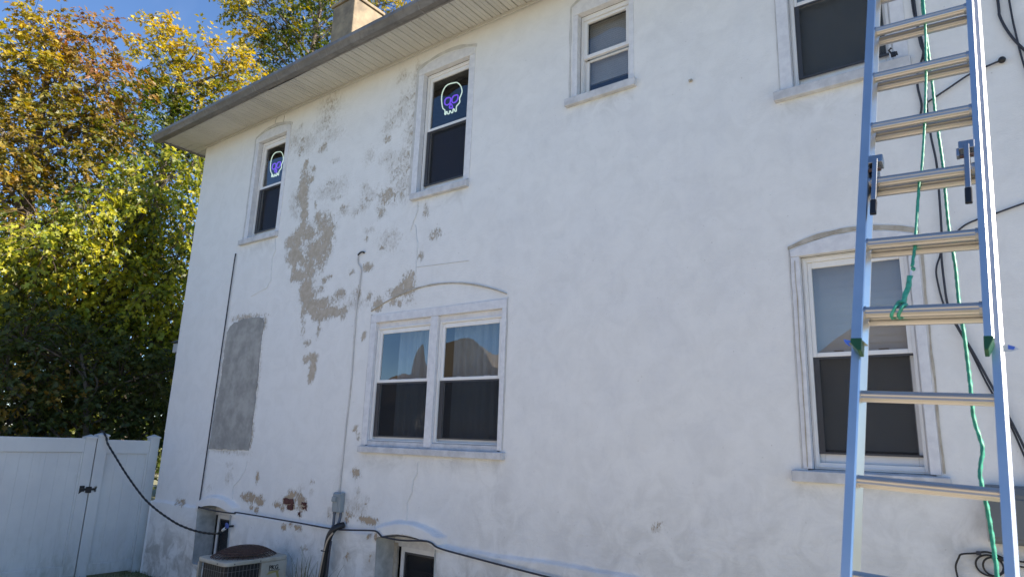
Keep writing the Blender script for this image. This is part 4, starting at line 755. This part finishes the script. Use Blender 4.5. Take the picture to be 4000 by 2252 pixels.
def crail(x_out, x_web, y0, y1, z0, z1, lip):
    """C channel: web at x_web, flanges out to x_out, a rolled lip facing +x"""
    b = MB(); s_ = 1 if x_out > x_web else -1; t = .004
    b.box(min(x_web, x_web+s_*t), max(x_web, x_web+s_*t), y0+t, y1-t, z0, z1)
    for ya, yb in ((y0, y0+t), (y1-t, y1)): b.box(min(x_web, x_out), max(x_web, x_out), ya, yb, z0, z1)
    if s_ > 0:     # rounded outer edge of the flange
        b.extr([(x_out+.0003, y0), (x_out+lip, y0+lip*.7), (x_out+lip, y0+.012), (x_out+.0003, y0+.012)], 'z', z0, z1)
        b.extr([(x_out+.0003, y1), (x_out+lip, y1), (x_out+lip, y1-.012), (x_out+.0003, y1-.012)], 'z', z0, z1)
    else:
        b.extr([(x_web+.0003, y0), (x_web+lip, y0+.004), (x_web+lip+.012, y1-.006), (x_web+lip+.012, y1), (x_web+.0003, y1)], 'z', z0, z1)     # sloped inner lip added to widen the sunlit strip on the web
    return b
FB, FT = -.125, 4.95; BBt, BT = -2.62, 3.9
fl = crail(-.208, -.176, -.037, .012, FB, FT, .004).build('fly_rail', M['alu'], lad); frr = crail(.204, .183, -.037, .012, FB-.0, FT, .006).build('fly_rail', M['alu'], lad)
bl_ = crail(-.2155, -.190, .0165, .083, BBt, BT, .006).build('base_rail', M['alu'], lad); brr = crail(.223, .199, .0165, .083, BBt, BT, .010).build('base_rail', M['alu'], lad)
r0 = None
for k in range(0, 17):
    z = k*K
    if z > FT-.05: break
    ob = rung(MB(), -.1755, .1825, -.012, 0).build('rung', M['rung'], lad, smooth=False) if r0 is None else r0.copy()
    if r0 is not None: COL.objects.link(ob); ob.parent = lad
    else: r0 = ob
    ob.location = (0, 0, z)
r1 = None
for k in range(-8, 13):
    z = k*K
    ob = rung(MB(), -.1895, .1985, .048, 0).build('rung', M['rung'], lad) if r1 is None else r1.copy()
    if r1 is not None: COL.objects.link(ob); ob.parent = lad
    else: r1 = ob
    ob.location = (0, 0, z)
rc0 = None
for k in range(0, 16):
    for x in (-.1755, .1735):
        if rc0 is None: rc0 = ob = MB().extr([(-.012+.024*math.cos(a), .024*math.sin(a)) for a in np.linspace(0, 2*math.pi, 17)[:-1]], 'x', 0, .009).build('rung_collar', M['steel'], lad)
        else: ob = rc0.copy(); COL.objects.link(ob); ob.parent = lad
        ob.location = (x, 0, k*K)
for x in (-.150, .160):   # rung locks on the third fly rung
    s_ = 1; zc = 2*K
    lk = MB().extr([(-.050, zc-.1148), (-.032, zc-.1148), (-.032, zc+.02), (-.030, zc+.095), (.02, zc+.105), (.03, zc+.05), (.022, zc+.03), (.0, zc+.06), (-.012, zc+.05), (-.034, zc+.105), (-.046, zc+.10)], 'x', x-.009, x+.009).build('rung_lock', M['steel'], lad, bevel=.002)
    MB().extr([(-.048, zc-.185), (-.036, zc-.185), (-.032, zc-.14), (-.026, zc-.115), (-.050, zc-.115), (-.0495, zc-.14)], 'x', x-.0115, x+.0115).build('lock_tip', M['black'], lk, bevel=.003)
    MB().box(x-.026, x+.026, -.04, .01, zc+.085, zc+.125).box(x-.034, x-.022, -.03, -.005, zc+.06, zc+.10).build('lock_bracket', M['steel'], lk, bevel=.003)
    MB().extr([(-.034+.008*math.cos(a), zc+.05+.008*math.sin(a)) for a in np.linspace(0, 6.28, 9)[:-1]], 'x', x-.022, x+.022).build('pivot_pin', M['rust'], lk)
for xa, xb, s_ in ((-.209, -.1725, 1), (.1815, .2085, -1)):
    pts = [(xa, FB+.006), (xb, FB+.006), (xb, FB-.044), (xb-.012, FB-.044), (xa, FB-.012)] if s_ > 0 else [(xa, FB+.006), (xb, FB+.006), (xb, FB-.004), (xa+.012, FB-.044), (xa, FB-.044)]
    b = MB(); n_ = len(pts); y0, y1 = -.0395, .0135
    b.add([(x, y0, z) for x, z in pts]+[(x, y1, z) for x, z in pts], [tuple(range(n_)), tuple(range(2*n_-1, n_-1, -1))]+[(i, i+n_, (i+1) % n_+n_, (i+1) % n_) for i in range(n_)])
    b.build('end_cap', M['green'], lad, bevel=.002)
MB().add([(-.2095, -.03, FB), (-.2335, -.035, FB+.004), (-.226, -.030, FB-.012), (-.212, -.028, FB-.022), (-.209, -.028, FB-.020), (-.217, -.0285, FB-.010), (-.2095, -.028, FB-.006)], [(0, 1, 2, 3, 4, 5, 6)]).build('tape_flag', M['tape'], lad)
tp = MB().add([(.2295, -.005, FB-.01), (.262, -.02, FB-.025), (.272, -.025, FB-.036), (.252, -.018, FB-.041), (.2295, -.005, FB-.036)], [(0, 1, 2, 3, 4)]).build('tape_flag', M['tapew'], lad)
MB().add([(.244, -.0165, FB-.016), (.262, -.0225, FB-.026), (.258, -.021, FB-.036), (.243, -.016, FB-.032)], [(0, 1, 2, 3)]).build('tape_print', M['tape'], tp)
for x in (-.203, .211): MB().box(x-.03, x+.03, -.02, .12, BBt-.10, BBt+.08).build('foot', M['black'], lad, bevel=.01)
def LP(u, w, n): return tuple(LO+Lu*u+Lw*w+Ln*n)
rp = thing('rope', LP(.05, 0, .05), 'green twisted rope tied to a ladder rung and hanging behind the ladder', 'rope')
TW = dict(lobes=3, amp=.20, twist=150)
strL = [(.006, 2.2), (.014, 1.8), (.018, 1.7092), (.0245, 1.5378), (.0263, 1.3782), (.0263, 1.2165), (.0225, 1.0457), (.0185, .9002), (.0083, .6796), (-.0011, .5994), (-.0122, .3755)]
MB().tube([LP(u_, w_, .0165) for u_, w_ in strL]+[LP(-.0151, .29, .008), LP(-.0215, .19, -.010)], .0055, 9, smooth=10, **TW).build('hauling_strand', M['rope'], rp, smooth=True)
MB().tube([LP(-.0225, .175, -.011), LP(-.0275, .142, -.013)], .0035, 7).build('ferrule', M['tapew'], rp)
MB().ball(LP(-.018, .177, -.012), .008, 6).build('knot', M['rope'], rp, smooth=True)
MB().tube([LP(-.027, .145, -.013), LP(-.032, .11, -.014), LP(-.038, .08, -.014), LP(-.046, .045, -.014), LP(-.05, .03, -.013)], .0085, 10, smooth=6, lobes=3, amp=.25, twist=90).build('splice', M['rope'], rp, smooth=True)
for u_ in (-.072, -.050):
    MB().tube([LP(u_+.012*(math.sin(a)), -.0+.024*math.sin(a), -.012+.0245*math.cos(a)) for a in np.linspace(0, 2*math.pi, 24)], .0055, 8, **TW).build('hitch_loop', M['rope'], rp, smooth=True)
MB().tube([LP(-.07, .028, -.014), LP(-.058, .034, -.022), LP(-.044, .030, -.02)], .0055, 8, smooth=5, **TW).build('hitch_loop', M['rope'], rp, smooth=True)
strR = [(-.004, 2.2), (.0001, 1.838), (.0152, 1.6115), (.0293, 1.3895), (.0398, 1.2128), (.047, 1.0655), (.0594, .9146), (.0709, .7545), (.0765, .6041), (.0849, .438), (.1008, .2699), (.1086, .1), (.1199, -.0203), (.1294, -.1717), (.1329, -.2367), (.1377, -.3345), (.1540, -.4138), (.1571, -.4465), (.1481, -.5116), (.1505, -.5553), (.157, -.5957), (.161, -.6226), (.1696, -.7038), (.1743, -.7732), (.1775, -.8293), (.185, -1.2), (.19, -1.8), (.21, -2.4)]
MB().tube([LP(u_, w_, .13) for u_, w_ in strR], .0060, 9, smooth=10, **TW).build('free_strand', M['rope'], rp, smooth=True)
pl_ = MB().extr([(.05+.03*math.cos(a), 2.2+.03*math.sin(a)) for a in np.linspace(0, 6.28, 17)[:-1]], 'x', -.015, .015); pl_ = pl_.build('pulley', M['steel'], lad)

# ------------------------------------------------------------------ weeds and turf at the foot of the wall
M['weed'] = std('dry green weed', (.10, .13, .05), .8, .25, 30, col2=(.16, .14, .08))
def weed(x, y, n, h, label, seed, group=None):
    r = np.random.default_rng(seed); b = MB()
    for i in range(n):
        a = r.uniform(0, 6.28); l = h*r.uniform(.5, 1.1); bend = r.uniform(.1, .5)*l; bx, by = x+r.normal(0, .06), y+r.normal(0, .03)
        P = [np.array((bx+bend*t*t*math.cos(a), by+.4*bend*t*t*math.sin(a)-.0, l*t*(1-.18*t*t))) for t in np.linspace(0, 1, 7)]
        vs = []; fs = []
        for k, p in enumerate(P):
            w_ = .006*(1-k/6.5)+.0006; d = np.array((-math.sin(a+.7), math.cos(a+.7), 0))*w_; vs += [p-d, p+d]
        for k in range(6): fs.append((2*k, 2*k+1, 2*k+3, 2*k+2))
        b.add(vs, fs)
    return tag(b.build('weed', M['weed'], None, origin=(x, y, 0)), label, 'weed', group)
weed(-6.26, -.22, 30, .92, 'tall dry grass growing round the foot of the insulated pipes', 1)
weed(-6.02, -.17, 18, .80, 'grass tuft just right of the insulated pipes', 2)
weed(-6.47, -.16, 10, .98, 'thin weeds between the air conditioner and the pipes', 3)
tb = MB(); r = np.random.default_rng(5)
for i in range(2600):
    x, y = r.uniform(-10.36, -7.2), r.uniform(-1.2, -.06); l = r.uniform(.02, .07); a = r.uniform(0, 6.28); d = np.array((math.cos(a), math.sin(a), 0))*.004; p = np.array((x, y, 0)); tb.add([p-d, p+d, p+np.array((r.normal(0, .015), r.normal(0, .015), l))], [(0, 1, 2)])
M['grass'] = std('lawn blades', (.07, .10, .03), .9, .25, 9, col2=(.12, .11, .05))
tag(tb.build('grass', M['grass']), 'short grass along the foot of the fence and wall', 'grass', kind='stuff')

# ------------------------------------------------------------------ trees
def leaf_mat():
    t = NT('leaves'); t.n.remove(t.b); c = t.attr('leaf_colour')[0]
    di = t('BsdfDiffuse'); tr = t('BsdfTranslucent'); gl = t('BsdfGlossy'); gl.inputs['Roughness'].default_value = .45
    t.l.new(c, di.inputs[0]); hs = t('HueSaturation'); hs.inputs['Saturation'].default_value = 1.15; hs.inputs['Value'].default_value = 1.25; t.l.new(c, hs.inputs['Color']); t.l.new(hs.outputs[0], tr.inputs[0]); gl.inputs[0].default_value = (.9, .9, .9, 1)
    m1 = t('MixShader'); m1.inputs[0].default_value = .40; t.l.new(di.outputs[0], m1.inputs[1]); t.l.new(tr.outputs[0], m1.inputs[2])
    m2 = t('MixShader'); m2.inputs[0].default_value = .025; t.l.new(m1.outputs[0], m2.inputs[1]); t.l.new(gl.outputs[0], m2.inputs[2]); t.l.new(m2.outputs[0], t.out.inputs[0]); return t.m
M['leaf'] = leaf_mat(); M['bark'] = std('grey brown bark', (.20, .165, .13), .95, .25, 14, bump=.8, bscale=40); M['twig'] = std('brown twigs', (.11, .08, .06), .9, .2, 20)
PAL = dict(y=[(.85, .62, .06), (.80, .54, .06), (.62, .50, .07), (.36, .33, .06)], o=[(.48, .28, .045), (.42, .27, .05), (.30, .20, .04), (.22, .20, .045)],
           r=[(.36, .15, .06), (.42, .22, .07), (.34, .20, .06), (.40, .28, .06)], b=[(.40, .28, .045), (.24, .22, .04), (.32, .20, .04), (.14, .16, .03), (.52, .38, .05), (.19, .20, .035)],
           w=[(.60, .47, .06), (.24, .27, .05), (.13, .17, .035), (.75, .55, .06)], g=[(.08, .12, .016), (.13, .17, .02), (.06, .09, .014), (.22, .24, .03)],
           l=[(.50, .50, .035), (.62, .54, .04), (.26, .31, .03), (.14, .19, .025)], d=[(.06, .09, .02), (.10, .125, .03), (.16, .17, .04)])  # l leaves are brighter, with the sunlight on the sprays put into their colour
LT = np.array([(0, 0, 0), (.10, .12, .0), (.46, .22, .05), (.24, .40, .02), (.50, .68, .06), (.17, .66, .01), (0, 1.05, -.05), (-.17, .66, .01), (-.50, .68, .06), (-.24, .40, .02), (-.46, .22, .05), (-.10, .12, .0)])
LT = LT*np.array((.74, 1, 1))
LF = [(0, 1, 2, 3), (0, 3, 4, 5), (0, 5, 6), (0, 6, 7), (0, 7, 8, 9), (0, 9, 10, 11)]
def leaves(P, D, U, Sz, C, name, parent):
    n = len(P); D = D/np.linalg.norm(D, axis=1)[:, None]; X = np.cross(D, U); X /= np.linalg.norm(X, axis=1)[:, None]+1e-9; N = np.cross(X, D)
    V = P[:, None, :]+Sz[:, None, None]*(LT[None, :, 0, None]*X[:, None, :]+LT[None, :, 1, None]*D[:, None, :]+LT[None, :, 2, None]*N[:, None, :]*1.6)
    nv = len(LT); o = np.array(ROOT[parent]); V = (V-o).reshape(-1, 3)
    lv = np.array([i for f_ in LF for i in f_]); ls = np.array([len(f_) for f_ in LF]); st = np.concatenate([[0], np.cumsum(ls)[:-1]])
    L = (np.arange(n)[:, None]*nv+lv[None, :]).ravel(); starts = (np.arange(n)[:, None]*len(lv)+st[None, :]).ravel()
    me = bpy.data.meshes.new(name); me.vertices.add(len(V)); me.vertices.foreach_set('co', V.astype(np.float32).ravel()); me.loops.add(len(L)); me.loops.foreach_set('vertex_index', L.astype(np.int32))
    me.polygons.add(len(starts)); me.polygons.foreach_set('loop_start', starts.astype(np.int32)); me.update(calc_edges=True)
    a = me.attributes.new('leaf_colour', 'FLOAT_COLOR', 'POINT'); cc = np.concatenate([C, np.ones((n, 1))], 1); a.data.foreach_set('color', np.repeat(cc, nv, 0).astype(np.float32).ravel())
    me.materials.append(M['leaf']); ob = bpy.data.objects.new(name, me); COL.objects.link(ob); ob.parent = parent; return ob
def tree(name, label, cat, base, clumps, lsize, dens, seed, trunk_r, top, droop=.5, group=None, spray=.5):
    r = np.random.default_rng(seed); t = thing(name, base, label, cat, group); B = np.array(base, float); T = np.array(top, float)
    tk = MB(); spine = [B+(T-B)*f_+np.array((.25*math.sin(3*f_+seed), .25*math.cos(2.3*f_+seed)-.25*math.cos(seed), 0))*f_ for f_ in np.linspace(0, 1, 9)]
    tk.tube(spine, trunk_r, 10, trunk_r*.25)
    tw = MB(); P, D, U, Sz, C = [], [], [], [], []
    for cx, cy, cz, cr, col in clumps:
        c = np.array((cx, cy, cz)); hz = np.linalg.norm((c-T)[:2]); f_ = np.clip((cz-.55*hz-cr*.7-B[2])/(T[2]-B[2]+1e-6), .12, .93); k = f_*8; i = int(k); s0 = spine[i]*(1-k+i)+spine[min(i+1, 8)]*(k-i)
        mid = (s0+c)/2+np.array((r.normal(0, .15), r.normal(0, .15), .12*hz))
        tk.tube([s0, mid, c], trunk_r*.42*(1-.55*f_), 6, .012, smooth=4)
        nt = max(6, int(dens*64*cr*cr+12)); pal = np.array(PAL[col])
        for j in range(nt):
            d = r.normal(size=3); d /= np.linalg.norm(d); q = c+d*np.array((1, 1, .95))*cr*r.uniform(.25, 1.0)**.55
            a = d*np.array((1, 1, .55))+np.array((0, 0, -droop*r.uniform(.2, 1.2)))+r.normal(0, .3, 3); a /= np.linalg.norm(a); ln = spray*r.uniform(.6, 1.25)
            if j % 3 == 0: tw.tube([c+(q-c)*.15, (c+q)/2+np.array((0, 0, .05)), q, q+a*ln*.8+np.array((0, 0, -.06))], .009, 3, .003, cap=False)
            nl = int(r.integers(8, 14)); tt = np.sort(r.uniform(0, 1, nl)); base_c = pal[r.integers(len(pal))]*r.uniform(.8, 1.2)
            sidev = np.cross(a, (0, 0, 1.)); sidev /= np.linalg.norm(sidev)+1e-9
            for m_ in range(nl):
                p = q+a*ln*tt[m_]+np.array((0, 0, -.25*ln*tt[m_]**2*droop)); sg = 1 if m_ % 2 else -1
                dl = a*.5+sidev*sg*r.uniform(.3, 1)+np.array((0, 0, -droop*r.uniform(.1, 1.0)))+r.normal(0, .28, 3); up = np.array((.25, .0, 1.))+r.normal(0, .55, 3)
                P.append(p+dl*.03); D.append(dl); U.append(up); Sz.append(lsize*r.uniform(.6, 1.25)); C.append(np.clip(.74*base_c*(1+r.normal(0, .14))+(pal[r.integers(len(pal))]-base_c)*.35, .01, .8))
    tk.build('trunk', M['bark'], t, smooth=True); tw.build('twigs', M['twig'], t)
    leaves(np.array(P), np.array(D), np.array(U), np.array(Sz), np.array(C), 'crown', t); return len(P)
nl = 0
nl += tree('maple_tree', 'large orange and bronze autumn tree at the far left beyond the fence', 'tree', (-16.2, -.6, 0), CL_A, .125, 1.35, 1, .20, (-16.0, -.4, 10.2), .5)
nl += tree('maple_tree', 'yellow topped tree left of the chimney beyond the roof corner', 'tree', (-18.6, 3.0, 0), CL_B, .135, 1.25, 2, .20, (-18.3, 3.0, 13.0), .45)
nl += tree('maple_tree', 'green and yellow tree rising behind the chimney', 'tree', (-20.2, 8.0, 0), CL_C, .14, 1.15, 3, .26, (-20.2, 8.2, 19.5), .6)
nl += tree('maple_tree', 'lower green tree with drooping sunlit sprays beside the house corner', 'tree', (-14.4, .5, 0), CL_D, .125, 1.6, 4, .13, (-14.2, .4, 7.0), 1.1, spray=.62)
nl += tree('shrub', 'dark overgrown hedge shrub rising just behind the white fence', 'shrub', (-12.7, -.1, 0), CL_E, .11, 2.4, 6, .09, (-12.7, -.1, 3.2), .6, spray=.4)
far = []
r = np.random.default_rng(11)
for i in range(46): far.append((-20.5+r.normal(0, .8), r.uniform(-7, 8), r.uniform(.6, 6.8), r.uniform(1.1, 1.6), 'd' if i % 4 else 'g'))
nl += tree('shrub', 'dark green thicket filling the gaps low behind the autumn trees', 'shrub', (-22, 0, 0), far, .22, .8, 8, .15, (-22, 0, 6), .5)
print('leaves', nl)

# ------------------------------------------------------------------ the houses opposite, mirrored in the windows
M['siding'] = std('tan vinyl siding', (.36, .30, .22), .7, .06, 2); M['nroof'] = std('brown shingle roof', (.22, .17, .12), .9, .15, 6)
def neighbour(x0, x1, y0, y1, ze, zr, label, gable=None):
    nb = thing('neighbour_house', ((x0+x1)/2, (y0+y1)/2, 0), label, 'house')
    w_ = MB().box(x0, x1, y0, y1, 0, ze); n = int((ze-.3)/.2)
    for i in range(n): z = .3+i*.2; w_.extr([(y1, z), (y1+.03, z), (y1+.002, z+.2)], 'x', x0, x1)
    w_.build('wall', M['siding'], nb); e = .5; ins = (y1-y0)/2+e; ym = (y0+y1)/2
    MB().add([(x0-e, y1+e, ze-.1), (x1+e, y1+e, ze-.1), (x1+e, y0-e, ze-.1), (x0-e, y0-e, ze-.1), (x0-e+ins*.8, ym, zr), (x1+e-ins*.8, ym, zr), (x0-e, y1+e, ze-.2), (x1+e, y1+e, ze-.2), (x1+e, y0-e, ze-.2), (x0-e, y0-e, ze-.2)], [(0, 1, 5, 4), (1, 2, 5), (2, 3, 4, 5), (3, 0, 4), (6, 7, 1, 0), (7, 8, 2, 1), (8, 9, 3, 2), (9, 6, 0, 3), (9, 8, 7, 6)]).build('roof', M['nroof'], nb)
    k = int((x1-x0)/4.5)
    for i in range(k):
        x = x0+1.2+i*4.5; MB().ring(x, x+1.1, 1.1, min(2.8, ze-.5), .09, .09, .09, .09, y1+.035, y1+.08).build('window', M['vinyl'], nb)
    if gable:
        a, b, zp = gable; MB().extr([(a, ze-.3), (b, ze-.3), (b-.7, zp-.55), (b-1.5, zp-.1), ((a+b)/2, zp), (a+1.5, zp-.1), (a+.7, zp-.55)], 'y', y1-3.5, y1+.2).build('gable', M['siding'], nb)
neighbour(-17.4, -6, -19.5, -11.3, 3.9, 5.2, 'tan sided house with brown roof mirrored in the double ground floor window', (-16.6, -12.0, 5.25))
neighbour(-5.2, 4, -18, -12.0, 3.7, 5.0, 'low tan sided garage with brown roof mirrored in the window behind the ladder')
neighbour(-27, -18.9, -19, -11.5, 3.6, 4.6, 'tan sided house farthest left on the opposite side mirrored in the double window')
